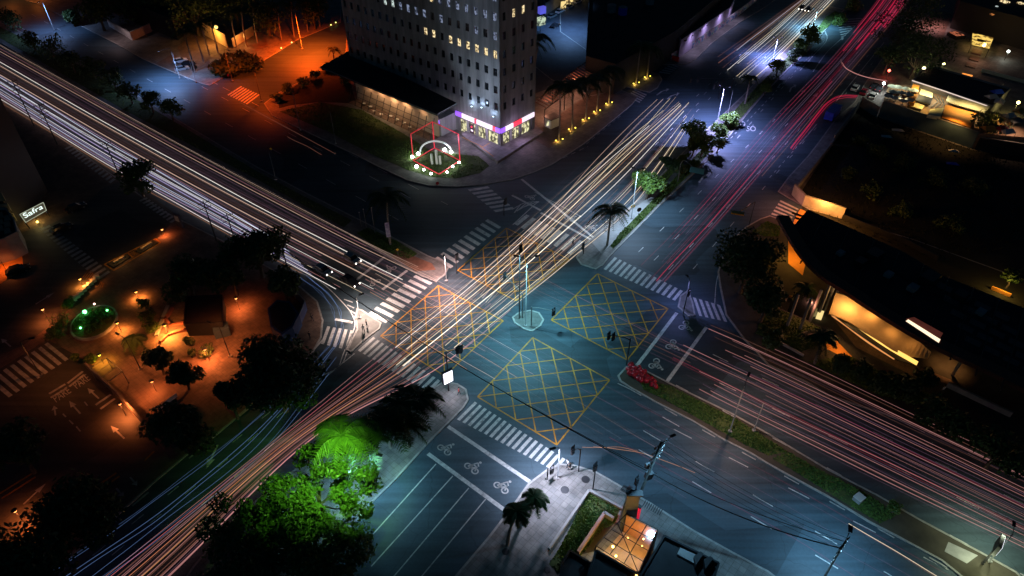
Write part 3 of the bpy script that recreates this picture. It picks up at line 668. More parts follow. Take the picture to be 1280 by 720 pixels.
# avenue from lower left through the crossing to the upper right
LA = [(120, 735), (320, 574), (462, 456), (570, 368), (640, 306), (755, 198), (855, 118)]; RA = [(205, 735), (392, 548), (548, 466), (645, 386), (711, 332), (800, 252), (868, 150)]
trails('sweeping up from the lower left under the trees', LA[:4], [(205, 735), (398, 548), (548, 466), (640, 392)], 18, {'pink': 3, 'ember': 7, 'orange': 2, 'mauve': 5, 'crimson': 1}, (0.035, 0.075), e=(0.7, 1), seed=13)
trails('strong and warm below the crossing', LA[:4], [(205, 735), (398, 548), (548, 466), (640, 392)], 5, {'orange': 3, 'pink': 3}, (0.05, 0.07), seed=14, ts=[0.35, 0.55, 0.62, 0.85, 0.97])
trails('running up the avenue beyond the crossing', LA[2:], RA[2:], 28, {'white': 1, 'warm': 3, 'cream': 5, 'orange': 3, 'ember': 3, 'mauve': 6}, (0.03, 0.055), a=(0, 0.3), e=(0.55, 1), seed=15)
trails('broad and bright across the upper box marking', LA[2:], RA[2:], 9, {'warm': 6, 'white': 3}, (0.05, 0.085), a=(0, .2), e=(0.85, 1), seed=16, ts=[0.04, 0.11, 0.2, 0.27, 0.4, 0.5, 0.72, 0.86, 0.98])
trails('curving in from the dark carriageway by the tower', [(600, 372), (668, 290), (748, 196), (818, 128)], [(610, 384), (690, 300), (780, 200), (845, 125)], 5, {'warm': 1, 'cream': 2, 'lilac': 1}, (0.04, 0.06), seed=17)
# far avenue
trails('on the far avenue beside its left pavement', [(882, 84), (930, 50), (1000, 0), (1030, -20)], [(905, 88), (960, 42), (1010, 0), (1040, -22)], 6, {'orange': 1, 'ember': 2, 'icy': 2, 'mauve': 1}, (0.06, 0.1), a=(0, 0.3), seed=18)
trails('in the middle of the far avenue', [(905, 88), (960, 42), (1020, -12)], [(935, 108), (985, 62), (1062, -18)], 12, {'white': 3, 'warm': 2, 'lilac': 2, 'mauve': 2, 'cream': 3}, (0.05, 0.1), a=(0, 0.35), seed=19)
# right carriageway, red
LR = [(788, 345), (872, 258), (955, 160), (1040, 72), (1092, 8), (1110, -20)]; RR = [(834, 358), (915, 266), (990, 178), (1070, 82), (1120, 22), (1150, -20)]
trails('on the right half of the avenue', LR, RR, 18, {'crimson': 5, 'mauve': 6, 'ember': 1}, (0.03, 0.06), a=(0, 0.35), seed=20)
trails('glowing hard at the top of the avenue', LR[3:], RR[3:], 14, {'red': 4, 'crimson': 5}, (0.1, 0.17), a=(0, 0.4), seed=21)
trails('down to the right zebra crossing', LR, RR, 2, {'red': 1}, (0.03, 0.035), seed=22, ts=[0.9, 0.7], e=(0.5, 0.6))
trails('swerving round the parked blue truck', [(985, 188), (1015, 150), (1030, 132), (1048, 122), (1072, 122)], [(992, 190), (1022, 150), (1038, 132), (1052, 126), (1068, 125)], 3, {'red': 1}, (0.05, 0.08), seed=23)
trails('turning in towards the terrace car park', [(1048, 75), (1052, 86), (1075, 98), (1108, 106)], [(1054, 86), (1062, 92), (1080, 99), (1108, 104)], 3, {'ember': 1, 'pink': 1}, (0.05, 0.07), seed=24)
# lower right upper carriageway
trails('on the lower right road above the median', [(880, 402), (1000, 455), (1300, 598)], [(826, 470), (960, 538), (1300, 704)], 26, {'pink': 3, 'mauve': 10, 'ember': 6, 'crimson': 3, 'cream': 1}, (0.02, 0.04), a=(0, 0.5), seed=25)
trails('bold on the lower right road above the median', [(880, 402), (1000, 455), (1300, 598)], [(826, 470), (960, 538), (1300, 704)], 7, {'pink': 6}, (0.035, 0.055), a=(0, 0.3), seed=26, ts=[0.12, 0.3, 0.5, 0.58, 0.72, 0.9, 0.96])
trails('passing faintly over the right box marking', [(640, 332), (747, 384), (890, 450)], [(640, 362), (720, 402), (845, 462)], 6, {'mauve': 2, 'steel': 2, 'ember': 1}, (0.025, 0.035), seed=27)
trails('striking straight through the box marking to the right road', [(640, 330), (840, 434), (960, 492), (1280, 650)], [(640, 334), (840, 438), (960, 496), (1280, 654)], 1, {'pink': 1}, (0.045, 0.045), seed=28)
trails('low above the bottom right lanes', [(1055, 655), (1190, 735)], [(1075, 668), (1180, 735)], 3, {'cream': 1, 'warm': 1, 'ember': 1}, (0.025, 0.035), seed=29)
trails('bending past the corner pavement', [(722, 562), (755, 563), (800, 570), (860, 592), (930, 620)], [(750, 564), (790, 566), (840, 578), (870, 592), (940, 626)], 3, {'orange': 2, 'ember': 1}, (0.02, 0.035), e=(0.3, 1), seed=30)
trails('on the dark upper carriageway', [(300, 130), (420, 195)], [(372, 182), (400, 196)], 2, {'ember': 1}, (0.04, 0.05), seed=31)

# ------------------------------------------------------------------ trees
def leaf_cloud(name, lobes, n, size, m, parent, seed):
    rnd = random.Random(seed); b = MB()
    vol = [r**2 for _, r, _ in lobes]; V, Fs = b.v, b.f
    for i in range(n):
        c, r, sq = rnd.choices(lobes, vol)[0]
        th = rnd.uniform(0, 2*PI); u = rnd.uniform(-1, 1); rr = r*(rnd.random()**0.35)*rnd.uniform(0.85, 1.12)
        q = math.sqrt(1-u*u); p = Vector((c.x+rr*q*math.cos(th), c.y+rr*q*math.sin(th), c.z+rr*u*sq))
        s = size*rnd.uniform(0.55, 1.3)
        nrm = Vector((rnd.gauss(0, 0.6)+q*math.cos(th)*0.5, rnd.gauss(0, 0.6)+q*math.sin(th)*0.5, rnd.gauss(0.7, 0.5))).normalized()
        t1 = nrm.orthogonal().normalized(); t1 = Matrix.Rotation(rnd.uniform(0, 6.28), 3, nrm) @ t1; t2 = nrm.cross(t1)
        k = len(V)
        V += [tuple(p-t1*s), tuple(p-t2*s*0.5), tuple(p+t1*s), tuple(p+t2*s*0.5)]
        Fs.append((k, k+1, k+2, k+3))
    return b.build(name, m, parent)
def tree(cx, cy, rpx, label, zc=6.0, m=None, n=None, sq=0.7, leaf=0.38, group=None, seed=0, name='tree', lobes_n=11, lobe=1.0):
    """crown centre at photo point cx, cy and height zc"""
    rnd = random.Random(seed+int(cx*7+cy)); q = P(cx, cy, zc); dist = (q-Vector((0, 0, H))).length; R = rpx*1.12*dist/F
    r = empty(name, (q.x, q.y, 0.1), label, 'tree', group)
    lobes = []
    for i in range(lobes_n):
        a = rnd.uniform(0, 6.28); d = R*rnd.uniform(0.15, 0.72 if lobe == 1 else 0.92); rr = R*rnd.uniform(0.26, 0.48)*lobe
        lobes.append((Vector((d*math.cos(a), d*math.sin(a), zc+R*sq*rnd.uniform(-0.5, 0.5))), rr, sq+0.1))
    if lobe == 1: lobes.append((Vector((0, 0, zc+R*sq*0.3)), R*0.5, sq))
    t = MB(); t.tube([(0, 0, -0.1), (0.1, 0, zc*0.35), (0, 0.1, zc*0.75)], 0.12+R*0.05, 7, 0.08+R*0.02)
    tr = t.build('trunk', M_BARK, r, True)
    for c, rr, _ in lobes[:6]:
        l = MB().tube([(0, 0.05, zc*0.45), Vector((c.x*0.5, c.y*0.5, zc*0.7)), Vector((c.x*0.9, c.y*0.9, c.z))], 0.05+R*0.015, 5, 0.03)
        l.build('branch', M_BARK, tr)
    n = n or int(min(9000, 300+R*R*110)); 
    leaf_cloud('crown', lobes, n, leaf, m or M_LEAF, r, seed+int(cx))
    return r
def palm(base, crown, label, name='palm_tree', fronds=15, fl=3.4, m=None, group=None, h=None, cat='palm', shaft=False):
    h = h or zfor(base, crown[1]); q = P(*base); top = P(crown[0], crown[1], h); dx = top-Vector((q.x, q.y, h))
    if dx.length > 2.5: dx = dx.normalized()*2.5
    r = empty(name, (q.x, q.y, 0.13), label, cat, group); rnd = random.Random(int(base[0]*3+base[1]))
    pts = [Vector((0, 0, -0.1)), dx*0.3+Vector((0, 0, h*0.5)), dx+Vector((0, 0, h-0.1))]
    MB().tube(crom(pts, 4), 0.26, 8, 0.15).build('trunk', M_PTRUNK, r, True)
    c = dx+Vector((0, 0, h-0.1)); cr = MB(); fl = fl*1.28; fronds += 3
    for i in range(fronds):
        a = i*2.399+rnd.uniform(-.2, .2); el = rnd.uniform(0.1, 1.0); L = fl*rnd.uniform(0.8, 1.1); d = Vector((math.cos(a), math.sin(a), 0)); sd_ = Vector((-d.y, d.x, 0))
        mid = []
        for k in range(9):
            t = k/8
            mid.append(c+d*L*(t*math.cos(el*0.6))*(1-0.12*t)+Vector((0, 0, L*(math.sin(el)*t-0.95*t*t))))
        cr.tube(mid, 0.04, 4, 0.01)
        for k in range(1, 9):
            for s in (-1, 1):
                for jj in (0, 0.5):
                    p = mid[k-1].lerp(mid[k], jj); ll = L*0.26*math.sin(PI*(0.18+0.75*((k-1+jj)/8)))+0.1
                    tip = p+sd_*s*ll+d*ll*0.5+Vector((0, 0, -ll*rnd.uniform(0.15, 0.6)))
                    cr.add([p-d*0.1, p+d*0.16, tip], [(0, 1, 2)])
    cr.build('crown', m or M_LEAF, r)
    return r
# tree strip of the upper left median
for i, (x, y, rp, lb) in enumerate([
    (8, 22, 15, 'large dark bush tree at the very top left corner of the tree median'), (38, 48, 12, 'second dark round tree down the tree median from the top left'),
    (62, 58, 14, 'dark tree between two gaps near the upper end of the tree median'), (88, 76, 14, 'wide dark tree above the first white lane dashes of the median'),
    (114, 83, 13, 'dark tree standing highest against the grey upper road'), (140, 98, 15, 'dense dark tree in the middle of the tree median'),
    (160, 114, 13, 'low dark tree merging with its neighbours in mid median'), (186, 124, 13, 'dark round tree before the last of the median'),
    (211, 134, 14, 'last dark tree at the lower end of the row on the median')]):
    tree(x, y, rp, lb, 4.0, leaf=0.4, n=900, group='trees in a row on the upper left median', seed=i)
tree(170, 221, 23, 'round dark tree beside the zig-zag of the upper left zebra', 5.5, n=2600, seed=20)
tree(318, 312, 36, 'large dark tree overhanging the kerb where the road bends', 7, n=5000, seed=21)
tree(352, 352, 20, 'smaller dark tree below the large one at the kerb bend', 5, n=1800, seed=22)
tree(286, 340, 28, 'broad dark tree over the far edge of the orange court', 6, n=3500, seed=23)
tree(232, 345, 30, 'dark tree behind the yellow bordered bays', 5, n=2500, seed=24)
tree(342, 466, 50, 'very large black tree between the orange court and the road', 9, n=7000, leaf=0.42, seed=25, lobes_n=15)
tree(285, 492, 20, 'dark tree bridging the orange court and the bluish path', 6, n=2200, seed=26)
tree(228, 535, 38, 'rounded dark tree beside the large white road arrow', 6, n=4200, seed=27)
tree(88, 640, 46, 'broad dark tree between the orange lane and the lower left road', 7, n=4500, seed=28)
tree(28, 700, 52, 'dark tree filling the bottom left corner', 7, n=4500, seed=29)
tree(20, 560, 34, 'dark tree at the left edge above the orange lane', 6, n=2500, seed=30)
tree(228, 466, 20, 'elongated dark tree along the edge of the triangular court', 4, n=2200, seed=31)
tree(196, 448, 17, 'dark bushy tree above the triangular court by the palm', 4, n=1700, seed=32)
# big green tree of the lower island
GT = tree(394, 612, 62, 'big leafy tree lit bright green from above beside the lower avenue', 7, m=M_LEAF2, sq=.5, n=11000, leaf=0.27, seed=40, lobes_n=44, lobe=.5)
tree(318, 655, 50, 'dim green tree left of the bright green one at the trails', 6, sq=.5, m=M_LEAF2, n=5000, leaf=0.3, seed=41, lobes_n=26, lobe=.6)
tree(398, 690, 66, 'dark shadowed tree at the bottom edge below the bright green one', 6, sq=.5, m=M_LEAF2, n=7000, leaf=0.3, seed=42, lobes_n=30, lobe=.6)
tree(300, 715, 46, 'darkest tree at the bottom edge left of the shadowed one', 7, m=M_LEAF, n=3500, leaf=0.3, seed=43)
palm((432, 590), (440, 562), 'palm with pale green fronds lit beside the bright green tree', fronds=18, fl=4.6, m=M_LEAF2, h=11)
palm((488, 560), (478, 526), 'black palm nearest the lit palm on the lower island', fronds=17, fl=3.8, h=9)
palm((505, 545), (500, 505), 'black palm with the tallest crown on the lower island', fronds=17, fl=3.9, h=10)
palm((522, 535), (524, 498), 'black palm leaning towards the lit advertising panel', fronds=17, fl=3.6, h=9.5)
palm((510, 560), (508, 530), 'short black palm under its taller neighbours', fronds=15, fl=3.2, h=6)
palm((460, 570), (455, 545), 'black palm half swallowed by the green tree', fronds=15, fl=3.4, h=8)
# palms on medians and pavements
palm((759, 307), (764, 264), 'single palm leaning on the planted median by the zebra crossing', fronds=15, fl=4.1)
palm((488, 306), (483, 246), 'dark palm with a banner on its trunk at the end of the tree median', fronds=18, fl=4.2)
palm((931, 130), (938, 97), 'small palm alone on the far green median', fronds=14, fl=2.4)
PALB = [((699, 176), (700, 108), 'foremost of the uplit palms nearest the shop corner'), ((715, 162), (716, 108), 'second uplit palm from the shop corner'), ((732, 150), (735, 101), 'third uplit palm in front of the glowing pergola'),
        ((746, 140), (750, 97), 'uplit palm at the far end of the pergola glow'), ((761, 130), (764, 88), 'last uplit palm before the small zebra crossing'), ((795, 105), (801, 56), 'yellow uplit palm on the small corner island'), ((809, 97), (812, 58), 'orange uplit palm beside the far small zebra')]
for bq, cq, lb in PALB:
    palm(bq, cq, lb, fronds=18, fl=4.0, group='uplit palms along the pavement')
    for k, (ox, oy) in enumerate(((-0.9, -0.7), (0.9, 0.2))):
        q = P(*bq)+Vector((ox, oy, 0.13)); g = 'yellow ground spotlights at the palm feet'
        r = empty('ground_spotlight', q, '%s ground spotlight at the foot of the %s' % (('near', 'far')[k], lb.replace('foremost of the ', 'foremost ').split(' in front')[0].split(' on the')[0].split(' before')[0].split(' from')[0].split(' beside')[0].split(' at the far')[0]), 'spotlight', g)
        MB().tube([(0, 0, 0), (0, 0, 0.22)], 0.2, 8).build('housing', M_DARK, r)
        MB().ball((0, 0, 0.28), 0.2, 8).build('lens', emitter('uplight_lens', (1.0, 0.75, 0.08), 4.0), r)
    q = P(*bq); lamp(q+Vector((-0.5, -0.9, 0.5)), (1.0, 0.62, 0.12), 70, 'POINT', radius=0.15)
for bq, cq, lb in [((655, 110), (700-15, 60), 'dark palm at the edge of the blue car park behind the tower'), ((668, 100), (715-20, 62), 'dark palm in front of the blue car park')]:
    palm(bq, cq, lb, fronds=16, fl=4.5, h=14)
palm((418, 76), (416, 61), 'small palm silhouette on the near kerb of the orange street', fronds=12, fl=2.4, h=4.5)
# tall palms of the court at the top left
for i, (x, y, tx, ty, lb) in enumerate([(255, 78, 240, 33, 'thin palm trunk nearest the bright lamp of the palm court'), (262, 70, 252, 28, 'palm trunk left of the yellow lit wall'), (273, 66, 262, 22, 'palm trunk in front of the yellow lit wall'),
    (296, 60, 288, 14, 'stout dark palm right of the yellow lit wall'), (308, 58, 302, 12, 'dark palm beside the stout one at the court'), (322, 54, 316, 8, 'dark palm over the strip of lit paving'), (244, 90, 230, 40, 'palm trunk standing before the parked cars'),
    (352, 50, 347, 5, 'dark palm near the spotlit hedge of the side street'), (368, 46, 364, 0, 'dark palm beside the orange lit pole'), (385, 40, 381, -6, 'dark palm above the row of yellow garden lights'), (400, 34, 397, -12, 'dark palm close to the left edge of the tower')]):
    palm((x, y), (tx, ty), lb, fronds=14, fl=4.0, h=12 if y > 45 else 13, group='tall palms of the upper left court')
for i, (x, y, rp, z, lb) in enumerate([(305, 78, 20, 2.5, 'low dark shrub mass inside the bend of the orange street'), (278, 86, 16, 2, 'low dark shrub mass behind the glowing corner pole'), (240, 12, 34, 9, 'black tree crown at the top edge over the palm court'),
    (120, 10, 24, 8, 'black tree crown at the top edge by the white wall'), (160, 2, 30, 8, 'black tree crown behind the pink garden wall'), (330, 12, 34, 9, 'black tree crown at the top edge right of the palm court'), (200, -2, 30, 9, 'black tree crown between two others at the top edge'), (290, 0, 30, 10, 'tallest black tree crown at the top edge'),
    (388, 5, 26, 9, 'black tree crown near the tower at the top edge'), (90, 20, 10, 3, 'small dark tree on the far kerb of the upper road')]):
    tree(x, y, rp, lb, z, n=1500, leaf=0.6, seed=60+i)
for i, (x, y, rp, z, m, lb) in enumerate([
    (811, 228, 17, 4.5, M_LEAF2, 'round bright green tree by the twin street lamp on the median'), (868, 160, 13, 5, M_LEAF2, 'leafy tree on the left shoulder of the far median'), (880, 176, 14, 4.5, M_LEAF2, 'leafy tree touching the far median street lamp'),
    (868, 180, 9, 3.5, M_LEAF, 'small tree under the two leafy ones on the far median'), (899, 178, 8, 3, M_LEAF2, 'small bright shrub right of the leafy median trees'), (912, 149, 9, 2.5, M_LEAF2, 'rounded shrub on the narrow part of the median'),
    (900, 163, 9, 2.5, M_LEAF2, 'fresh green shrub in the middle of the far median'), (957, 110, 6, 2, M_LEAF2, 'small round shrub halfway up the far median'),
    (973, 82, 9, 3, M_LEAF2, 'green tree above the narrow median strip'), (996, 66, 8, 3, M_LEAF, 'darker tree between two lit ones on the far median'), (1012, 44, 12, 4, M_LEAF2, 'largest lit tree near the far turning lane'), (1000, 57, 9, 3, M_LEAF2, 'lit tree just below the largest far median tree'),
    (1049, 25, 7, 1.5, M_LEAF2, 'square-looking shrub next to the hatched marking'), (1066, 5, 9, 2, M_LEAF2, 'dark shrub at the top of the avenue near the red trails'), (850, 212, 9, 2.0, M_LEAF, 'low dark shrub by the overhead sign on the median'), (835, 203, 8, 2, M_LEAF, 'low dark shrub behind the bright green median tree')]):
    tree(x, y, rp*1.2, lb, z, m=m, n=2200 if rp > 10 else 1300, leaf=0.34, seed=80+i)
for i, (x, y, rp, z, n, lb) in enumerate([(936, 325, 44, 8, 5500, 'very large dark tree at the right corner by the zebra crossing'), (960, 372, 30, 6, 2400, 'dark tree under the large one at the right corner'),
    (1128, 38, 28, 8, 2600, 'dark tree beside the pink lit path at the top right'), (1150, 68, 34, 8, 3000, 'large dark tree in front of the lit entrance'), (1112, 70, 18, 6, 1400, 'dark tree near the red lamp by the avenue'), (1145, 8, 26, 9, 1800, 'dark tree at the top edge right of the avenue'),
    (1232, 153, 19, 5.5, 1100, 'tree glowing orange from below among the terrace tables'), (1052, 455, 13, 2.5, 900, 'dark shrub below the orange wedge of light'), (1078, 462, 15, 2.5, 900, 'dark shrub in the hedge row of the lit building'), (1100, 478, 16, 2.5, 900, 'third dark shrub of the hedge row'),
    (1130, 482, 18, 3, 1000, 'dark shrub under the long lit balcony'), (1158, 474, 12, 3, 700, 'dark shrub at the right end of the lit balcony'), (1180, 520, 26, 4, 1400, 'dark tree by the pale handrail of the right building'), (1250, 560, 30, 5, 1500, 'dark tree near the lower right edge'), (962, 425, 16, 3, 800, 'low dark tree inside the lawn corner'),
    (1050, 310, 14, 2, 800, 'straggly undergrowth lit orange behind the low wall'), (1078, 328, 10, 2, 500, 'small undergrowth at the far end of the lit wall'), (1266, 346, 10, 3, 500, 'dark shrub beside the lit ledge at the right edge')]):
    tree(x, y, rp, lb, z, n=n, leaf=0.38, seed=110+i)
palm((1018, 455), (1026, 420), 'spiky palm silhouette in front of the orange wedge of light', fronds=20, fl=3.0)
palm((1002, 392), (1008, 360), 'palm before the reddish screen of the right building', fronds=14, fl=2.2, h=6)
palm((634, 682), (646, 640), 'slender palm at the corner pavement by the bottom road', fronds=12, fl=1.9, h=6.5)
palm((655, 650), (668, 622), 'second slender palm nearer the zebra crossing corner', fronds=12, fl=1.8, h=5)
tree(1118, 635, 8, 'small ball-shaped yellow-green bush on the lower right median', 1.2, m=M_LEAF2, n=900, leaf=0.16, seed=140, name='bush')
for i, (x, y, rp, lb) in enumerate([(86, 380, 8, 'clipped bush at the end of the striped bollards'), (72, 402, 12, 'dark bush by the plaza lamp left of the flower bed'), (68, 416, 10, 'second dark bush left of the flower bed'), (180, 380, 9, 'yellow lit bush at the right of the oval flower bed'),
    (184, 396, 10, 'leafy bush beneath the yellow lit one'), (190, 408, 9, 'bush beside the pale kerb of the orange court'), (93, 446, 5, 'bright little bush at the end of the broad zebra'), (113, 448, 6, 'yellow-green bush beside the glass shelter')]):
    tree(x, y, rp, lb, 1.2, m=M_LEAF2, n=700, leaf=0.2, seed=150+i, name='bush')
palm((166, 432), (166, 425), 'small spiky palm at the lower right of the flower bed plaza', fronds=16, fl=2.2, h=2.5)
lamp(P(430, 552, 19), (0.36, 1.0, 0.13), 15000, 'SPOT', 84, 1.0, 0.5, target=P(410, 598, 7))
street_lamp((470, 605), (474, 566), 'lamp hidden by the green tree shining down on the roadside verge', heads=((3.0, -170), (1.2, -20)), color=(0.35, 0.8, 1.0), power=5200)

# ------------------------------------------------------------------ the office tower
def frame(o, d):  # local frame helper: origin, unit direction
    n = Vector((-d.y, d.x, 0)); return lambda s, t, z: Vector((o.x+d.x*s+n.x*t, o.y+d.y*s+n.y*t, z))
def fbox(b, o, d, s0, s1, t0, t1, z0, z1):
    f = frame(o, d); c = f((s0+s1)/2, (t0+t1)/2, (z0+z1)/2)
    return b.box(c, (s1-s0, t1-t0, z1-z0), math.atan2(d.y, d.x))
C0 = P(626, 186); a_ = math.radians(48.5)
DL = Vector((-math.sin(a_), math.cos(a_), 0)); DR = Vector((math.cos(a_), math.sin(a_), 0))
LT, LR_, HT, FH = 60.0, 13.5, 74.0, 4.35
tw = empty('office_tower', (0, 0, 0), 'tall grey concrete office tower with rows of small windows, some lit', 'office building')
core = MB(); q = [C0, C0+DL*LT, C0+DL*LT+DR*LR_, C0+DR*LR_]
core.prism([Vector((k.x, k.y, 0)) for k in [C0+DL*0.35+DR*0.35, C0+DL*(LT-0.35)+DR*0.35, C0+DL*(LT-0.35)+DR*(LR_-0.35), C0+DL*0.35+DR*(LR_-0.35)]], 0, HT-0.5)
core.build('wall', M_FACADE, tw)
# facade grids: piers and spandrels leaving deep window openings
CW = 3.0; WW = 1.25; WH = 1.9; Z_FIRST = 10.2
nL, nR = 20, 4
fl_n = int((HT-Z_FIRST)/FH)
def facade(d, dn, ncol, L, ww, name):
    b = MB(); f = frame(C0, d); sgn = 1 if dn == 'L' else -1
    t0, t1 = (-0.36, 0.0) if dn == 'L' else (0.0, 0.36)
    cw = L/ncol; out = []
    fbox(b, C0, d, 0, L, t0, t1, 5.6, Z_FIRST)
    for i in range(ncol+1):
        s0 = 0 if i == 0 else i*cw-(cw-ww)/2; s1 = L if i == ncol else i*cw+(cw-ww)/2
        fbox(b, C0, d, s0, s1, t0, t1, Z_FIRST, HT)
    for k in range(fl_n+1):
        z0 = Z_FIRST+k*FH+WH; z1 = min(HT, Z_FIRST+(k+1)*FH)
        for i in range(ncol):
            if z1 > z0: fbox(b, C0, d, i*cw+(cw-ww)/2, i*cw+(cw+ww)/2, t0, t1-(0.02 if dn == 'L' else 0.02) if False else t1, z0, z1)
            if k < fl_n or Z_FIRST+k*FH+WH <= HT: out.append((i, k, i*cw+cw/2, Z_FIRST+k*FH))
    b.build(name, M_FACADE, tw); return out
wl = facade(DL, 'L', nL, LT, WW, 'front_wall'); wr = facade(DR, 'R', nR, LR_, 1.1, 'side_wall')
LITY = litpane('lit_yellow_window', (1.0, 0.78, 0.42), (0.8, 0.5, 0.2), 1.3, 1.7); LITW = litpane('lit_pale_window', (0.75, 0.9, 0.85), (0.5, 0.6, 0.6), 0.9, 2.0)
LITB = litpane('lit_bluish_window', (0.5, 0.6, 0.9), (0.3, 0.4, 0.7), 0.4, 1.6); LITO = litpane('lit_orange_window', (1.0, 0.35, 0.08), (0.7, 0.2, 0.05), 0.7, 1.5)
rnd = random.Random(4)
rest = MB(); cnt = 0
allw = []
for side, lst, d in (('L', wl, DL), ('R', wr, DR)):
    for (i, k, s, z) in lst:
        f = frame(C0, d); p = f(s, 0, z+WH/2); u, v = proj(p); allw.append((0 if (v > -8) else 1, (p-Vector((0, 0, H))).length, side, d, i, k, s, z))
allw.sort(key=lambda x: (x[0], x[1]))
for vis, _, side, d, i, k, s, z in allw:
    ww = WW if side == 'L' else 1.1
    t = (-0.30, -0.24) if side == 'L' else (0.24, 0.30)
    m = M_PGLASS
    if side == 'L':
        if k == 3: m = LITY if i < 9 and i != 6 else M_PGLASS
        elif k == 4: m = (LITB if rnd.random() < .3 else M_PGLASS) if i < 12 else (LITW if i < 18 else M_PGLASS)
        elif k == 5: m = LITB if i < 7 else (LITY if i < 13 else M_PGLASS)
        elif k == 6: m = LITB if i < 9 else (LITY if i < 12 and rnd.random() < .8 else M_PGLASS)
        if i >= 17 and k == 1: m = LITO
    else:
        if k in (5, 6) and i in (1, 2, 3): m = LITY if rnd.random() < .8 else M_PGLASS
    if cnt < 98:
        b = MB(); fbox(b, C0, d, s-ww/2, s+ww/2, t[0], t[1], z, z+WH)
        wnd = b.build('window', m, tw)
        if vis == 0 and _ < 175:
            fr = MB(); tt = (-0.235, -0.2) if side == 'L' else (0.2, 0.235)
            fbox(fr, C0, d, s-0.03, s+0.03, tt[0], tt[1], z+0.02, z+WH-0.02); fbox(fr, C0, d, s-ww/2+0.02, s+ww/2-0.02, tt[0], tt[1]-0.004 if side == 'L' else tt[1], z+WH*0.55, z+WH*0.55+0.06)
            fr.build('frame', M_DARK, wnd)
        cnt += 1
    else: fbox(rest, C0, d, s-ww/2, s+ww/2, t[0], t[1], z, z+WH)
ro = rest.build('window', M_PGLASS, tw); ro['kind'] = 'stuff'
for i in range(20):   # thin panel joints of the facade
    pass
# shop at the foot
SIGNP = emitter('sign_purple', (0.35, 0.12, 1.0), 1.2); SIGNW = emitter('sign_white', (1.0, 0.85, 1.0), 1.1); SIGNR = emitter('sign_red', (1.0, 0.05, 0.1), 1.0)
SHOPL = litpane('shop_light', (1.0, 0.95, 0.55), (0.9, 0.8, 0.4), .9, 1.2)
sh = empty('corner_shop', (0, 0, 0), 'brightly lit corner shop front with purple, white and red fascia at the tower foot', 'shop')
b = MB()
for s in (0.0, 4.4, 8.0, 11.2, 14.5): fbox(b, C0, DL, s, s+1.0, -0.35, 0, 0, 4.4)
for s in (0.0, 3.4, 7.2, 12.5): fbox(b, C0, DR, s+(0.36 if s == 0 else 0), s+1.0, 0, 0.35, 0, 4.4)
fbox(b, C0, DL, 15.5, LT, -0.35, 0, 0, 5.6); fbox(b, C0, DL, 0.0, 15.5, -0.35, -.01, 4.4, 5.59); fbox(b, C0, DR, 0.0, LR_, .01, 0.34, 4.41, 5.58); b.build('wall', M_FACADE, sh)
for s0, s1 in ((1.0, 4.4), (5.4, 8.0), (9.0, 11.2), (12.2, 14.5)):
    b = MB(); fbox(b, C0, DL, s0, s1, -0.30, -0.24, 0.1, 3.6); w_ = b.build('window', SHOPL, sh)
    b = MB()
    for j in range(4): fbox(b, C0, DL, s0+(s1-s0)*j/3-0.04, s0+(s1-s0)*j/3+0.04, -0.2, -0.14, 0.1, 3.6)
    b.build('frame', M_DARK, w_)
for s0, s1 in ((1.0, 3.4), (4.4, 7.2), (8.2, 11.5)):
    b = MB(); fbox(b, C0, DR, s0, s1, 0.24, 0.30, 0.1, 3.6); w_ = b.build('window', SHOPL, sh)
    b = MB()
    for j in range(4): fbox(b, C0, DR, s0+(s1-s0)*j/3-0.04, s0+(s1-s0)*j/3+0.04, 0.14, 0.2, 0.1, 3.6)
    b.build('frame', M_DARK, w_)
for d, sg, segs in ((DL, 1, [(0.0, 1.6, SIGNP), (1.6, 2.6, SIGNR), (2.6, 8.2, SIGNW), (8.2, 9.0, SIGNR), (9.0, 13.6, SIGNW), (13.6, 16.0, SIGNP)]), (DR, -1, [(0.02, 1.6, SIGNP), (1.6, 4.6, SIGNW), (4.6, 8.0, SIGNR), (8.0, 13.0, SIGNW)])):
    for s0, s1, m in segs:
        b = MB(); t = (0.01, 0.3) if sg > 0 else (-0.3, -0.01)
        fbox(b, C0, d, s0, s1-0.02, t[0], t[1], 4.4, 5.6); b.build('fascia_panel', m, sh)
f = frame(C0, DL)
b = MB(); fbox(b, C0, DL, 9.4, 10.8, 0.05, 0.15, 1.0, 3.6); pst = b.build('poster', mat('poster_dark', (0.05, 0.02, 0.04), 0.5, 0.2, 2), sh)
b = MB(); b.ball(f(10.1, 0.2, 2.9), 0.3, 8); b.build('emblem', SIGNR, pst)
b = MB(); fbox(b, C0, DL, 9.7, 10.5, 0.16, 0.2, 1.6, 2.1); b.build('lettering_bar', SIGNW, pst)
lamp(f(4, 3.0, 4.0), (0.8, 0.6, 1.0), 500, 'POINT', radius=0.5); lamp(f(11, 3.0, 4.0), (0.85, 0.65, 1.0), 400, 'POINT', radius=0.5)
g_ = frame(C0, DR); lamp(g_(5, -3, 4.0), (0.8, 0.6, 1.0), 400, 'POINT', radius=0.5)
for s, z in ((6, 10), (2, 8.8), (9.5, 9.2)):
    r = empty('wall_floodlight', f(s, 0.5, z), {6: 'small bluish wall floodlight highest on the tower corner', 2: 'small bluish wall floodlight nearest the tower corner', 9.5: 'small bluish wall floodlight leftmost above the shop'}[s], 'floodlight', 'bluish floodlights on the tower wall')
    MB().box((0, 0, 0), (0.4, 0.3, 0.3), math.atan2(DL.y, DL.x)).build('housing', M_DARK, r); MB().ball((0, 0, -0.22), 0.2, 8).build('lens', emitter('flood_lens', (0.6, 0.85, 1.0), 6), r)
    lamp(f(s, 0.9, z+0.3), (0.5, 0.7, 1.0), 200, 'POINT', radius=0.3)
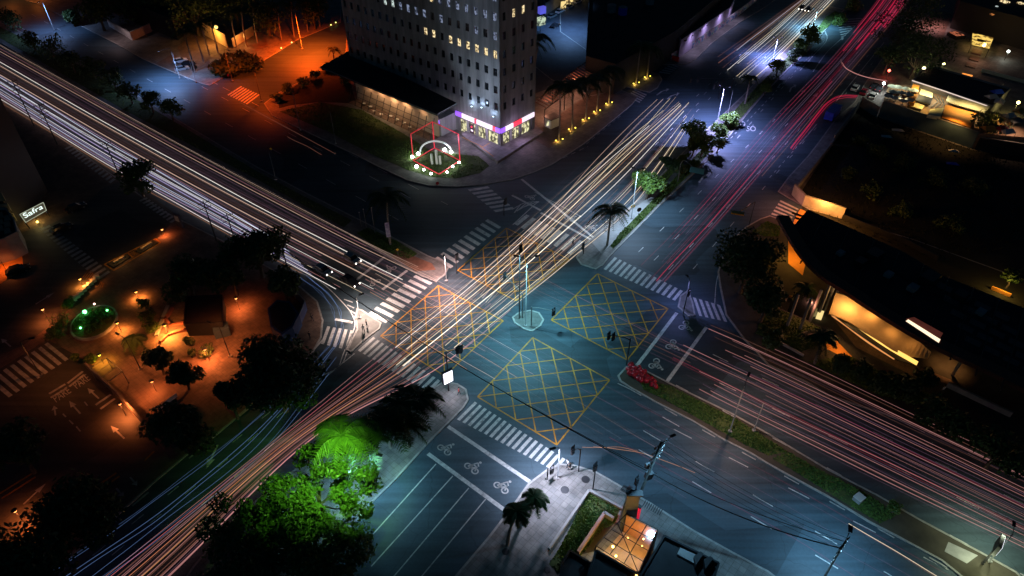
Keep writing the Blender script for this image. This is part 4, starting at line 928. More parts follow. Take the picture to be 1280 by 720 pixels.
# added spot with no fixture that brightens the tower corner
lamp(P(560, 205, 0)+Vector((0, 0, 3)), (0.6, 0.75, 1.0), 15000, 'SPOT', 60, 0.8, 0.5, target=C0+DL*6+Vector((0, 0, 22)))
# plinth terrace around the shop
tr = empty('shop_terrace', (0, 0, 0), 'raised smooth terrace with pale lines around the corner shop', 'terrace')
MB().prism(px([(577, 171), (622, 205), (679, 168), (660, 150), (600, 150)]), 0.1, 0.75).build('slab', paving('terrace_tiles', (0.3, 0.27, 0.3), (0.25, 0.23, 0.26), 1.4), tr)
b = MB()
for p, q_ in (((578, 175), (604, 187)), ((604, 187), (612, 182)), ((600, 186), (617, 199))): line(b, tuple(p), tuple(q_), 0.2, 0.77)
upface(b.build('edge_line', M_YEL, tr))
# glass hall left of the tower
hall = empty('glass_hall', (0, 0, 0), 'low hall with dark slab roof and leaning glass front glowing warm inside', 'hall')
A1, A2, A3, A4 = P(400, 84, 9), P(546, 143, 9), P(571, 129, 9), P(436, 64, 9)
MB().prism([A1, A2, A3, A4], 8.6, 9.1).build('roof', M_ROOF, hall)
b = MB(); ep = [P(400, 84, 9.12), P(546, 143, 9.12), P(571, 129, 9.12)]
for i in range(2): b.tube([ep[i], ep[i+1]], 0.14, 6)
b.build('roof_edge', M_GALV, hall)
G1, G2 = P(440, 106, 8.5), P(543, 148, 8.5); B1, B2 = P(436, 128, 0.2), P(538, 176, 0.2)
B1.z = B2.z = 0.2
MB().add([G1, G2, B2, B1], [(0, 1, 2, 3)]).build('glazing', M_GLASS, hall)
for i in range(13):
    t = i/12; MB().tube([G1.lerp(G2, t), B1.lerp(B2, t)], 0.09, 5).build('mullion', M_DARK, hall)
for j in range(1, 4):
    t = j/4; MB().tube([G1.lerp(B1, t), G2.lerp(B2, t)], 0.07, 5).build('transom', M_DARK, hall)
off = Vector((DR.x, DR.y, 0))*3.2
iw = MB(); w1, w2 = B1+off, B2+off*0.9; iw.add([(w1.x, w1.y, 0.1), (w2.x, w2.y, 0.1), (w2.x, w2.y, 8.6), (w1.x, w1.y, 8.6)], [(0, 1, 2, 3)])
iw.add([(w1.x+.3, w1.y+.3, 0.1), (w2.x+.3, w2.y+.3, 0.1), (w2.x+.3, w2.y+.3, 8.6), (w1.x+.3, w1.y+.3, 8.6)], [(0, 1, 2, 3)])
iw.build('back_wall', mat('hall_wall', (0.6, 0.45, 0.33), 0.8, 0.2, 0.3), hall)
MB().prism([B1, B2, w2, w1], 0.14, 0.22).build('floor', M_PAVE2, hall)
for t, pw in ((0.2, 260), (0.35, 600), (0.5, 900), (0.65, 700), (0.85, 300)): lamp((B1.lerp(B2, t)+off*0.45).xy.to_3d()+Vector((0, 0, 6.5)), (1.0, 0.58, 0.3), pw, 'SPOT', 150, .8, 0.4, target=(B1.lerp(B2, t)+off*0.8).xy.to_3d()+Vector((0, 0, 1)))
b = MB(); rnd = random.Random(2)
for i in range(9):
    p = B1.lerp(B2, 0.15+i*0.085)+off*rnd.uniform(0.15, 0.5)
    r = empty('cafe_table', (p.x, p.y, 0.22), 'small round table inside the glass hall, number %s from its dark end' % ['one', 'two', 'three', 'four', 'five', 'six', 'seven', 'eight', 'nine'][i], 'table', 'tables inside the glass hall')
    r['label'] = 'small white table inside the glowing glass hall'
    MB().tube([(0, 0, 0), (0, 0, .72)], 0.05, 6).build('leg', M_DARK, r); MB().tube([(0, 0, .72), (0, 0, .77)], 0.55, 12).build('top', M_WHITE, r)
# entrance block between hall and shop
b = MB(); fbox(b, C0, DL, 16.2, 24, 0.02, 5.5, 0.1, 5.0); en = b.build('entrance_block', M_FACADE); tag(en, 'small entrance block with purple sign between glass hall and shop', 'entrance')
b = MB(); fbox(b, C0, DL, 16.6, 21.5, 5.52, 5.7, 3.6, 4.6); b.build('fascia', SIGNP, en)
b = MB(); fbox(b, C0, DL, 17.2, 20.5, 5.52, 5.6, 0.3, 3.2); b.build('window', SHOPL, en)

# ------------------------------------------------------------------ red cube frame sculpture with white arc
RB, RC, RA = P(517, 202), P(575, 202), P(549, 219)
RD = RB+RC-RA; hz = zfor((517, 202), 169); up = Vector((0, 0, hz))
sc_ = empty('cube_sculpture', ((RB.x+RC.x)/2, (RB.y+RC.y)/2, 0.15), 'open red cube frame sculpture with a white arc inside, on the dark lawn', 'sculpture')
o0 = Vector(sc_.location); REDL = mat('glowing_red', (0.75, 0.03, 0.06), 0.35, 0.1, 1, emit=0.5)  # glow put into the red paint so the bars look brightly lit
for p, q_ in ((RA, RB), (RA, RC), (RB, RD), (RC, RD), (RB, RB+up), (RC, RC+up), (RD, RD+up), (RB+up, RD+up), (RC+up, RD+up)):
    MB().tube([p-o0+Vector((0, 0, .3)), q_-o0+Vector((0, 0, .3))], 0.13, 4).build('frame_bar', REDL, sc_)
c = (RA+RB+RC+RD)/4-o0; du = (RC-RB).normalized()
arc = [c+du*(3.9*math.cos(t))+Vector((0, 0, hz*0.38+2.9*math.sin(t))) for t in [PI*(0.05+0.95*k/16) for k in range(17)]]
MB().tube(arc, 0.22, 8).build('arc', mat('glowing_enamel', (0.8, 0.85, 0.85), 0.4, 0.1, 1, emit=0.45), sc_, True)  # arc paint also carries its own glow in place of lighting
for dx, hh in ((-1.0, 3.0), (0.2, 4.2), (1.0, 2.4)):
    MB().box(c+du*dx+Vector((0, -1.5, hh/2)), (0.45, 0.45, hh), 0.6).build('slab', M_WHITE, sc_)
SPOTL = emitter('ground_spot_lens', (0.85, 1.0, 0.9), 30)
for i, (x, y, lb) in enumerate([(516, 199, 'leftmost'), (523, 195, 'upper left'), (521, 211, 'lower left'), (530, 215, 'dimmer lower left'), (539, 220, 'greenish lower'), (556, 190, 'brightest inner'), (564, 193, 'yellowish inner'), (559, 218, 'small lower right'), (566, 211, 'lower right'), (574, 206, 'rightmost')]):
    q = P(x, y); r = empty('garden_spotlight', (q.x, q.y, 0.14), '%s of the glaring spotlights around the red cube frame' % lb, 'spotlight', 'spotlights around the red cube')
    MB().tube([(0, 0, 0), (0, 0, 0.35)], 0.28, 8).build('housing', M_DARK, r)
    MB().ball((0, 0, 0.5), 0.42 if i in (0, 1, 2, 5, 6) else 0.28, 10).build('lens', SPOTL, r)
    lamp((q.x, q.y, 1.1), (0.85, 1.0, 0.9), 160 if i in (0, 1, 2, 5, 6) else 60, 'POINT', radius=0.3)

# ------------------------------------------------------------------ pergola and other buildings beyond the tower
pg = empty('pergola', (0, 0, 0), 'long slatted pergola glowing reddish from below beside the tower', 'pergola')
pa = [P(666, 128, 5), P(681, 136, 5), P(752, 84, 5), P(736, 74, 5)]
for s in range(24):
    t = (s+0.5)/24; p = pa[0].lerp(pa[3], t); q_ = pa[1].lerp(pa[2], t); MB().tube([p, q_], 0.13, 4).build('slat', mat('pergola_timber', (0.35, 0.18, 0.14), 0.8, 0.2, 1), pg)
for e in ((0, 3), (1, 2)): MB().tube([pa[e[0]]+Vector((0, 0, -.2)), pa[e[1]]+Vector((0, 0, -.2))], 0.16, 4).build('beam', M_DARK, pg)
for t in (0, 0.33, 0.66, 1):
    for e in ((0, 3), (1, 2)):
        p = pa[e[0]].lerp(pa[e[1]], t); MB().tube([(p.x, p.y, 0.1), (p.x, p.y, 4.8)], 0.12, 6).build('post', M_DARK, pg)
for t in (0.1, 0.35, 0.6, 0.85):
    p = (pa[0]+pa[1])/2*(1-t)+(pa[2]+pa[3])/2*t; lamp((p.x, p.y, 4.3), (1.0, 0.42, 0.25), 750, 'POINT', radius=0.4)
sheet('terrace_floor', [(664, 172), (686, 186), (752, 140), (770, 118), (748, 110), (676, 160)], M_PAVE2, Z1)
r = empty('terrace_kiosk', P(690, 158)+Vector((0, 0, .13)), 'small flat-roofed kiosk under the near end of the pergola', 'kiosk')
MB().box((0, 0, 1.3), (3.2, 2.4, 2.6), 0.7).build('wall', M_WHITE, r); MB().box((0, 0, 2.7), (3.8, 3.0, 0.2), 0.7).build('roof', M_DARK, r)
MB().box((-1.0, -1.25, 1.4), (1.6, 0.1, 1.2), 0.7).build('window', SHOPL, r)
sheet('car_park', [(672, 40), (740, -10), (742, 60), (735, 75), (690, 110), (660, 120)], mat('bluish_asphalt', (0.05, 0.06, 0.08), 0.7, 0.3, 0.3), Z1)
lamp(P(712, 40)+Vector((0, 0, 12)), (0.25, 0.5, 1.0), 17000, 'SPOT', 150, 0.8, 0.4)
def simple_building(name, poly, z, label, cat, m=M_ROOF, wall=M_CONC, parapet=0.5, base=0.0, extras=()):
    r = empty(name, (0, 0, 0), label, cat); pts = [P(*p, z) for p in poly]
    MB().prism(pts, base, z-0.2).build('wall', wall, r)
    cc = sum(pts, Vector())/len(pts); MB().prism([cc+(p-cc)*0.985 for p in pts], z-0.2, z).build('roof', m, r)
    pb = MB(); n = len(pts)
    for i in range(n):
        p, q_ = pts[i], pts[(i+1) % n]; d = (q_-p); pb.box((p+q_)/2+Vector((0, 0, parapet/2-0.15)), (d.length, 0.25, parapet+0.3), math.atan2(d.y, d.x))
    pb.build('parapet', wall, r)
    return r, pts
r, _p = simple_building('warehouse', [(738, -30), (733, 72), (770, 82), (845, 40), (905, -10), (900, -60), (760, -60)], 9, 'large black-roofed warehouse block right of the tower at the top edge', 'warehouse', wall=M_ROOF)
for x, y in ((764, 15), (778, 18), (812, 5)):
    t = empty('water_tank', P(x, y, 9), {764: 'left round-topped water tank on the black warehouse roof', 778: 'bluish round-topped water tank on the black warehouse roof', 812: 'faint round water tank farthest up the black warehouse roof'}[x], 'water tank')
    MB().tube([(0, 0, 0), (0, 0, 2.4)], 1.5, 16).build('tank', M_BLUE if x == 778 else M_CONC, t, True); MB().tube([(0, 0, 2.4), (0, 0, 2.8)], 1.5, 16, 0.4).build('lid', M_CONC, t, True)
r, _p = simple_building('street_warehouse', [(851, 52), (846, 40), (880, 12), (905, -12), (918, 0), (912, 11)], 5.5, 'grey sheet-roofed building with pale lilac street wall on the avenue', 'warehouse', wall=mat('lilac_wall', (0.5, 0.42, 0.62), 0.8, 0.3, 0.3))
for i in range(7):
    p = P(855+i*9, 50-i*6.6, 5.2); MB().box(p+Vector((0.3, -0.5, 0)), (0.5, 0.7, 0.35), 0.8).build('wall_lamp', M_DARK, r)
for xx, yy in ((860, 62), (878, 50), (896, 37), (912, 26)): lamp(P(xx, yy)+Vector((1.2, -2.4, 6.5)), (0.7, 0.6, 1.0), 1100, 'SPOT', 140, 0.9, 0.6)
# painted perimeter wall of the street warehouse
mw = bpy.data.materials.new('graffiti'); mw.use_nodes = True; t_ = mw.node_tree; bb = t_.nodes['Principled BSDF']; vo = t_.nodes.new('ShaderNodeTexNoise'); vo.inputs['Scale'].default_value = 0.5; vo.inputs['Detail'].default_value = 3
tc_ = t_.nodes.new('ShaderNodeTexCoord'); t_.links.new(tc_.outputs['Object'], vo.inputs['Vector']); cr_ = t_.nodes.new('ShaderNodeValToRGB'); cr_.color_ramp.interpolation = 'CONSTANT'
for i, (p_, c_) in enumerate([(0, (0.1, 0.1, 0.25)), (0.42, (0.15, 0.3, 0.5)), (0.48, (0.6, 0.55, 0.6)), (0.53, (0.5, 0.12, 0.25)), (0.58, (0.12, 0.4, 0.35))]):
    e_ = cr_.color_ramp.elements[i] if i < 2 else cr_.color_ramp.elements.new(p_); e_.position = p_; e_.color = (*c_, 1)
t_.links.new(vo.outputs[0], cr_.inputs[0]); t_.links.new(cr_.outputs[0], bb.inputs['Base Color'])
def wall(pts, h, m, label, name='boundary_wall', th=0.25, cap=True, z0=0.1, cat='wall'):
    W = [P(*p) for p in pts]; b = MB(); c = MB()
    for i in range(len(W)-1):
        d = W[i+1]-W[i]; ang = math.atan2(d.y, d.x); mid = (W[i]+W[i+1])/2; ln = d.length+(th if len(W) > 2 else 0)*0.9
        b.box((mid.x, mid.y, z0+h/2), (ln, th-0.004*i, h), ang); c.box((mid.x, mid.y, z0+h+0.06+0.003*i), (ln+0.05, th+0.12, 0.12), ang)
    o = tag(b.build(name, m), label, cat)
    if cap: c.build('coping', M_KERB, o)
    return o
wall([(838, 76), (866, 60), (912, 28), (945, 2)], 2.2, mw, 'colourfully painted low wall below the lilac warehouse')
wall([(834, 74), (848, 78)], 1.6, M_RED, 'short red and white hoarding at the corner of the painted wall', cap=False)
# upper left garden walls
wall([(137, 33), (166, 51)], 2.6, M_WHITE, 'dim white garden wall facing the upper road')
wall([(166, 51), (190, 40)], 2.8, mat('pink_wall', (0.5, 0.25, 0.24), 0.8, 0.2, 0.4), 'pinkish garden wall meeting the white one at a corner')
lamp(P(150, 50)+Vector((0, -3, 8)), (1, .7, .75), 900, 'SPOT', 150, 0.9, 0.4)
sheet('garden_path', [(195, 80), (216, 68), (248, 84), (236, 98), (222, 94)], M_PAVE2, Z1)
sheet('court_floor', [(222, 60), (250, 30), (330, 36), (335, 58), (300, 75), (262, 74), (245, 92), (230, 80)], M_PAVE2, Z1)
wall([(256, 44), (285, 60)], 4.5, mat('yellow_wall', (0.65, 0.5, 0.25), 0.8, 0.2, 0.4), 'wall glowing warm yellow behind the palm trunks')
wall([(292, 60), (318, 44)], 3.0, mat('yellow_wall2', (0.6, 0.4, 0.22), 0.8, 0.2, 0.4), 'warm lit low wall right of the stout palm')
t = empty('globe_lamp', P(275, 52), 'big yellow globe lamp over the lit palm court', 'lamp'); MB().tube([(0, 0, 0), (0, 0, 4.4)], 0.07, 6).build('pole', M_DARK, t); MB().ball((0, 0, 4.9), 0.6, 12).build('globe', emitter('globe_yellow', (1.0, 0.6, 0.15), 3.0), t, True)
lamp(P(268, 56)+Vector((0, -1.5, 4.3)), (1.0, 0.42, 0.08), 2200, 'POINT', radius=0.4); lamp(P(308, 56)+Vector((0, -1.5, 3.5)), (1.0, 0.42, 0.1), 800, 'POINT', radius=0.4)
lamp(P(240, 72)+Vector((0, 0, 5)), (1.0, 0.5, 0.35), 600, 'POINT', radius=0.4); lamp(P(12, 2)+Vector((0, 0, 6)), (1.0, 0.25, 0.04), 900, 'POINT', radius=0.4); lamp(P(45, 2)+Vector((0, 0, 5)), (1.0, 0.25, 0.04), 700, 'POINT', radius=0.4)
for i, (x, y) in enumerate([(352, 62), (365, 55), (414, 33), (420, 30)]):
    q = P(x, y); r = empty('garden_spotlight', (q.x, q.y, 0.14), ['yellow garden light nearest the orange pole', 'second yellow garden light by the orange pole', 'yellow garden light left of the tower edge', 'last yellow garden light before the tower'][i], 'spotlight', 'yellow garden lights of the side street')
    MB().tube([(0, 0, 0), (0, 0, 0.3)], 0.12, 6).build('post', M_DARK, r); MB().ball((0, 0, 0.4), 0.22, 8).build('lens', emitter('yellow_dot', (0.9, 0.9, 0.2), 3), r)
r, _p = simple_building('garden_building', [(60, -40), (150, 0), (215, 25), (260, -5), (330, -60), (200, -120)], 7, 'black low building behind the trees at the top left edge', 'building', wall=M_ROOF)
sheet('street_sign_panel', [(0, 0), (0, 0.1), (0.1, 0)], M_DARK, 0.01) if False else None

# ------------------------------------------------------------------ right hand side: lot walls, terrace bar, house, restaurant
WL1 = mat('lot_wall_white', (0.55, 0.5, 0.42), 0.85, 0.3, 0.5)
wall([(1074, 134), (1040, 180)], 2.4, M_CONC, 'grey wall between the avenue pavement and the dark vacant lot')
wall([(1040, 182), (994, 241)], 1.6, M_CONC, 'lower stretch of wall along the pavement down to the corner')
wall([(990, 244), (1003, 258), (1052, 274)], 2.8, WL1, 'white corner wall lit orange and turning off the avenue')
wall([(1052, 274), (1130, 305), (1170, 326)], 1.2, M_DARK, 'dark low wall continuing beyond the lit corner wall', cap=False)
wall([(1074, 134), (1095, 147)], 3.0, M_CONC, 'short wall closing the small parking corner')
wall([(1098, 146), (1214, 186)], 4.6, M_TEALW, 'tall dark teal wall under the terrace bar')
wall([(1218, 187), (1300, 200)], 3.4, M_DARK, 'black wall carrying on from the teal wall')
lamp(P(1025, 270)+Vector((0, 0, 4)), (1.0, 0.38, 0.08), 1900, 'POINT', radius=0.3); lamp(P(1040, 285)+Vector((0, 0, 3)), (1.0, 0.38, 0.08), 1200, 'POINT', radius=0.3)
lamp(P(975, 262)+Vector((0, 0, 7)), (1.0, 0.3, 0.25), 1500, 'SPOT', 150, .9, radius=0.3)
for i, (x, y, s) in enumerate([(1122, 164, 1.6), (1108, 172, 1.4), (1192, 190, 1.3), (1190, 206, 1.5)]):
    q = P(x, y); r = tag(MB().add([(q.x-s, q.y, .2), (q.x+s, q.y-.8, .2), (q.x+s*.8, q.y+.6, .35), (q.x-s*.8, q.y+1.0, .3), (q.x, q.y, .75)], [(0, 1, 4), (1, 2, 4), (2, 3, 4), (3, 0, 4), (0, 3, 2, 1)]).build('rubble_sheet', M_BLUE if i == 3 else M_WHITE),
        ['bright white debris sheet upper in the vacant lot', 'pale debris strip lower in the vacant lot', 'white debris sheet right in the vacant lot', 'bluish tarpaulin heap in the vacant lot'][i], 'debris')
# terrace bar at roof level behind the teal wall
TZ = 4.4
def TP(x, y, z=0): return P(x, y, TZ, z)
bar = empty('terrace_bar', (0, 0, 0), 'brightly lit rooftop terrace bar with round parasols and orange walls', 'bar')
tp = [TP(1104, 127), TP(1222, 166), TP(1290, 172), TP(1290, 150), TP(1236, 138), TP(1138, 106), TP(1112, 104)]
MB().prism(tp, 0.2, TZ-0.1).build('deck', mat('terrace_deck', (0.3, 0.2, 0.13), 0.8, 0.3, 0.8), bar)
def tbox(name, poly, z0, z1, m): return MB().prism([TP(*p) for p in poly], TZ+z0, TZ+z1).build(name, m, bar)
tbox('partition', [(1139, 110), (1147, 113), (1141, 135), (1134, 133)], -0.05, 1.4, M_OCHRE)
tbox('lean_roof', [(1183, 124), (1235, 138), (1229, 146), (1180, 132)], 1.0, 1.25, mat('cream_roof', (0.75, 0.7, 0.45), 0.7, 0.12, 0.4))
tbox('room_roof', [(1180, 135), (1218, 146), (1212, 163), (1176, 150)], 0.7, 1.0, M_OCHRE)
tbox('counter', [(1161, 141), (1178, 139), (1174, 150), (1158, 147)], 0.0, 1.0, mat('cream_counter', (0.75, 0.75, 0.5), 0.7, 0.1, 0.4))
tbox('dark_roof', [(1147, 122), (1164, 127), (1161, 135), (1143, 130)], 0.8, 1.0, M_DARK)
tbox('awning', [(1150, 114), (1165, 119), (1164, 126), (1148, 121)], 0.5, 0.7, mat('cream_awning', (0.8, 0.78, 0.5), 0.7, 0.1, 0.4))
tbox('awning', [(1141, 129), (1155, 134), (1151, 139), (1139, 135)], 0.3, 0.5, mat('cream_awning', (0.8, 0.78, 0.5), 0.7, 0.1, 0.4))
b = MB(); b.tube([TP(1138, 106, 1.3), TP(1180, 120, 1.3), TP(1231, 138, 1.3)], 0.16, 5); b.build('roof_edge', emitter('lit_edge', (1.0, 0.8, 0.7), 0.8), bar)
for k in range(3): MB().tube([TP(1166+k*5, 120+k, 0.3), TP(1172+k*4, 128+k*2, 0.3), TP(1164+k*5, 135+k, 0.3)], 0.14, 5).build('roof_truss', M_GALV, bar)
gd = [TP(1222, 142), TP(1250, 150), TP(1270, 160), TP(1258, 172)]
PRS = [(1104, 119), (1115, 115), (1128, 112), (1117, 109), (1106, 123+2), (1119, 122), (1131, 118), (1130, 126), (1112, 121), (1138, 114)]
for i, (x, y) in enumerate([(1112, 108), (1120, 109), (1130, 111), (1139, 113), (1114, 115), (1124, 116), (1133, 118), (1108, 120), (1117, 123), (1126, 126), (1134, 125)]):
    q = TP(x, y+8)
    r = empty('parasol', q, ['parasol', 'parasol'][0], 'parasol', 'pale round parasols of the terrace bar')
    r['label'] = ['pale parasol at the far left corner of the terrace', 'pale parasol second along the far edge of the terrace', 'pale parasol third along the far edge of the terrace', 'pale parasol touching the orange partition at the far edge', 'pale parasol leftmost of the middle line', 'pale parasol in the centre of the terrace cluster', 'pale parasol right of the cluster centre', 'pale parasol nearest the teal wall corner', 'pale parasol second along the teal wall', 'pale parasol third along the teal wall', 'pale parasol beside the orange partition foot'][i]
    MB().tube([(0, 0, 0), (0, 0, 2.2)], 0.04, 6).build('pole', M_DARK, r)
    MB().tube([(0, 0, 1.9), (0, 0, 2.15), (0, 0, 2.4)], 1.25, 16, 0.15).build('canopy', mat('parasol_cloth', (0.6, 0.68, 0.6), 0.8, 0.1, 1), r)
    MB().tube([(0, 0, .7), (0, 0, .75)], 0.5, 10).build('table_top', M_WHITE, r)
for (x, y, z, c_, pw) in [(1112, 112, 5.5, (0.9, 0.95, 0.75), 1100), (1150, 120, 4.5, (1.0, 0.8, 0.4), 1600), (1170, 128, 3.5, (1, .9, .6), 900), (1155, 137, 3, (1.0, 0.65, 0.2), 600), (1205, 142, 5, (1.0, 0.75, 0.35), 1800), (1190, 158, 2.5, (1.0, 0.5, 0.15), 800), (1240, 158, 3, (1.0, 0.45, 0.1), 1200), (1262, 165, 3, (1.0, 0.6, 0.4), 700), (1125, 132, 2, (1, .7, .4), 300)]:
    lamp(TP(x, y, z+.6), c_, pw*1.5, 'SPOT', 125, .6, 0.4)
for i, (x, y, rz, m) in enumerate([(1236, 128, .3, M_WHITE), (1246, 134, .9, M_WHITE), (1243, 122, .2, M_BLUE), (1258, 152, .4, M_WHITE), (1266, 158, .2, M_GALV), (1248, 168, .5, M_RED), (1256, 172, .2, M_WHITE), (1232, 168, .1, M_OCHRE), (1270, 146, .7, M_OCHRE)]):
    r = empty('market_tent', TP(x, y), ['white pitched tent at the upper end of the crowded yard', 'second white tent under the starry lamp', 'blue tent at the top of the crowded yard', 'white tent right of the glowing tree', 'grey tent at the far right of the yard', 'red and white stall near the black wall', 'white stall next to the red one', 'ochre stall under the glowing tree', 'ochre stall by the right picture edge'][i], 'tent', 'small tents and stalls of the right yard')
    MB().add([(-1.5, -1.2, 1.6), (1.5, -1.2, 1.6), (1.5, 1.2, 1.6), (-1.5, 1.2, 1.6), (-1.1, 0, 2.4), (1.1, 0, 2.4)], [(0, 1, 5, 4), (2, 3, 4, 5), (1, 2, 5), (3, 0, 4), (0, 3, 2, 1)]).build('canopy', m, r)
    for sx in (-1.4, 1.4):
        for sy in (-1.1, 1.1): MB().tube([(sx, sy, -0.3), (sx, sy, 1.6)], 0.04, 5).build('post', M_GALV, r)
    r.rotation_euler.z = rz
def star_lamp(x, y, hy, label, color, pw):
    h = zfor((x, y), hy); r = empty('lamp_post', P(x, y), label, 'lamp post'); MB().tube([(0, 0, 0), (0, 0, h)], 0.09, 6).build('pole', M_GALV, r); MB().ball((0, 0, h+.2), 0.42, 10).build('globe', emitter('star_%.2f' % color[2], color, 10), r, True)
    lamp(P(x, y)+Vector((0, 0, h-.6)), color, pw*.45, 'POINT', radius=.4)
star_lamp(1146, 108, 86, 'dazzling yellow-white lamp above the dark wall left of the lit entrance', (1.0, 0.8, 0.4), 1300)
star_lamp(1262, 150, 129, 'dazzling yellow lamp over the crowded yard at the right', (1.0, 0.8, 0.25), 1300)
star_lamp(1100, 118, 105, 'bright white lamp on a slim post at the terrace corner', (0.95, 1.0, 1.0), 1200)
star_lamp(1176, 89, 80, 'yellow-green garden lamp among the dark shrubs by the entrance', (0.9, 0.9, 0.35), 400)
star_lamp(1255, 76, 65, 'single white lamp on the dark roof right of the entrance', (0.9, 1.0, 0.9), 350)
star_lamp(1108, 98, 89, 'small red lamp at the car park gate', (1.0, 0.08, 0.05), 150)
for lb, a1_, a2_, h_ in (('pale slanting post above the dark long roof', (1248, 118), 105, 0),): 
    h = zfor(a1_, a2_); r = empty('post', P(*a1_), lb, 'post'); MB().tube([(0, 0, 0), (0, 0, h)], 0.12, 6).build('shaft', M_WHITE, r)
r, _p = simple_building('long_roof_shed', [(1150, 90), (1165, 84), (1262, 112), (1240, 134), (1140, 104)], 5, 'dark long-roofed shed between terrace bar and lit entrance', 'shed', m=mat('maroon_roof', (0.06, 0.02, 0.03), 0.8, 0.3, 0.3))
wall([(1226, 90), (1300, 110)], 1.0, mat('pale_blue_wall', (0.3, 0.4, 0.45), 0.8, 0.2, 0.4), 'pale bluish garden wall right of the lit entrance', cap=False)
# house with the lit entrance
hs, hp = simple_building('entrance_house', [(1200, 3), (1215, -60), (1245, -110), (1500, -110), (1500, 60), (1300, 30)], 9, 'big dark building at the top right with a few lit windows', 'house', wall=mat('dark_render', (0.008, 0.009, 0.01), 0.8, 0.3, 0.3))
# lit court in front of it
r = empty('entrance_canopy', (0, 0, 0), 'glowing yellow square canopy and stepped path of the entrance court', 'canopy')
LE = emitter('entrance_glow', (1.0, 0.62, 0.12), 0.9); fr_ = [(1216, 41), (1242, 47), (1237, 60), (1215, 55)]; inn = [(1222, 47), (1234, 50), (1232, 53), (1221, 51)]
Zc = 3.2
for i in range(4):
    j = (i+1) % 4; MB().prism([P(*fr_[i], Zc), P(*fr_[j], Zc), P(*inn[j], Zc), P(*inn[i], Zc)], Zc-0.25, Zc).build('roof_panel', litpane('canopy_glow', (1.0, 0.66, 0.14), (1, .5, .1), 1.0, 0.8), r)
for p in fr_: q = P(*p, Zc); MB().tube([(q.x, q.y, 0.1), (q.x, q.y, Zc-.25)], 0.12, 6).build('post', M_DARK, r)
for k, (x, y) in enumerate([(1222, 64), (1219, 72), (1215, 80)]):
    MB().prism([P(x-6, y-3, .4), P(x+6, y, .4), P(x+4, y+5, .4), P(x-8, y+2, .4)], 0.15, 0.4+0.1*(2-k)).build('step', M_PAVE2, r)
MB().prism([P(1203, 91, .6), P(1216, 94, .6), P(1215, 96, .6), P(1203, 92.5, .6)], .1, .6).build('lit_step', emitter('ember_step', (1.0, 0.3, 0.04), 1.2), r)
lamp(P(1228, 62)+Vector((0, 0, 5)), (1.0, 0.55, 0.2), 700, 'POINT', radius=.4); lamp(P(1220, 78)+Vector((0, 0, 4)), (1.0, 0.5, 0.3), 450, 'POINT', radius=.4)
for x, y, s in ((1200, 34, 4), (1194, 47, 5)):
    q = P(x, y); r = empty('skylight', (q.x, q.y, .13), {1200: 'upper small reddish lit skylight left of the entrance canopy', 1194: 'lower reddish lit skylight left of the entrance canopy'}[x], 'skylight')
    MB().box((0, 0, .6), (s*.75, s*.9, 1.2), 0.2).build('curb', M_DARK, r); MB().box((0, 0, 1.23), (s*.65, s*.8, .06), 0.2).build('pane', litpane('reddish_pane', (0.9, 0.25, 0.12), (0.6, 0.15, 0.08), 0.6, 1.2), r)
sheet('pink_path', [(1142, 48), (1150, 28), (1172, 12), (1190, 18), (1178, 50), (1160, 45)], M_PAVE2, Z1)
lamp(P(1163, 34)+Vector((0, 0, 7)), (1.0, 0.5, 0.5), 4200, 'SPOT', 130, 0.8, 0.4)
for i, (x, y, s, m) in enumerate([(1256, 8, 2.2, LITY), (1264, 2, 1.6, LITY), (1276, 10, 1.8, LITY), (1276, -1, 2, LITY), (1240, 24, 1.0, LITO), (1246, 14, .6, LITW)]):
    q = P(x, y-6, 9.2); MB().box(q, (s, s*1.1, .3), 0.3).build('roof_light', m, hs)
# restaurant with the sweeping lit balcony
rs = empty('curved_building', (0, 0, 0), 'dark flat-roofed building with a sweeping orange-lit balcony and red brown eave', 'building')
RZ = 8.0
roofp = [(983, 292), (1010, 262), (1052, 280), (1130, 315), (1180, 345), (1280, 385), (1420, 440), (1420, 560), (1300, 495), (1240, 462), (1195, 440), (1150, 418), (1100, 388), (1065, 366), (1030, 342), (1005, 318)]
MB().prism([P(*p, RZ) for p in roofp], RZ-0.4, RZ).build('roof', M_ROOF, rs)
b = MB()
ev = crom([P(*p, RZ) for p in [(978, 272), (988, 290), (1006, 318), (1030, 343), (1065, 366), (1105, 392), (1152, 420), (1200, 444), (1240, 462), (1310, 498)]], 5)
for i in range(len(ev)-1):
    d = ev[i+1]-ev[i]; mid = (ev[i]+ev[i+1])/2; b.box(mid+Vector((0, 0, .12-.002*i)), (d.length*1.04, 2.4, .8), math.atan2(d.y, d.x))
b.build('eave', mat('red_brown_eave', (0.16, 0.045, 0.025), 0.7, 0.2, 0.4), rs)
for i in range(9):
    t = i/8; p = P(1030+t*250, 272+t*118, RZ, .12); q_ = P(1000+t*250, 330+t*160, RZ, .12); MB().tube([p, q_], 0.12, 4).build('roof_beam', M_DARK, rs)
for k in range(5):
    t0 = 0.10+k*0.18; p = P(1040+t0*250, 300+t0*125, RZ, .08); q_ = P(1265, 420, RZ, .08).lerp(p, 0.25); 
    MB().tube([p, q_], 0.08, 4).build('roof_beam', M_DARK, rs)
# roof panels that catch a little light on the right part
for i in range(5):
    for j in range(4):
        x = 1172+j*24+i*9; y = 352+j*12+i*17
        MB().prism([P(x, y, RZ), P(x+19, y+9, RZ), P(x+16, y+15, RZ), P(x-3, y+6, RZ)], RZ, RZ+.12).build('roof_panel', mat('grey_panel', (0.06, 0.06, 0.065), 0.6, 0.3, 0.5), rs)
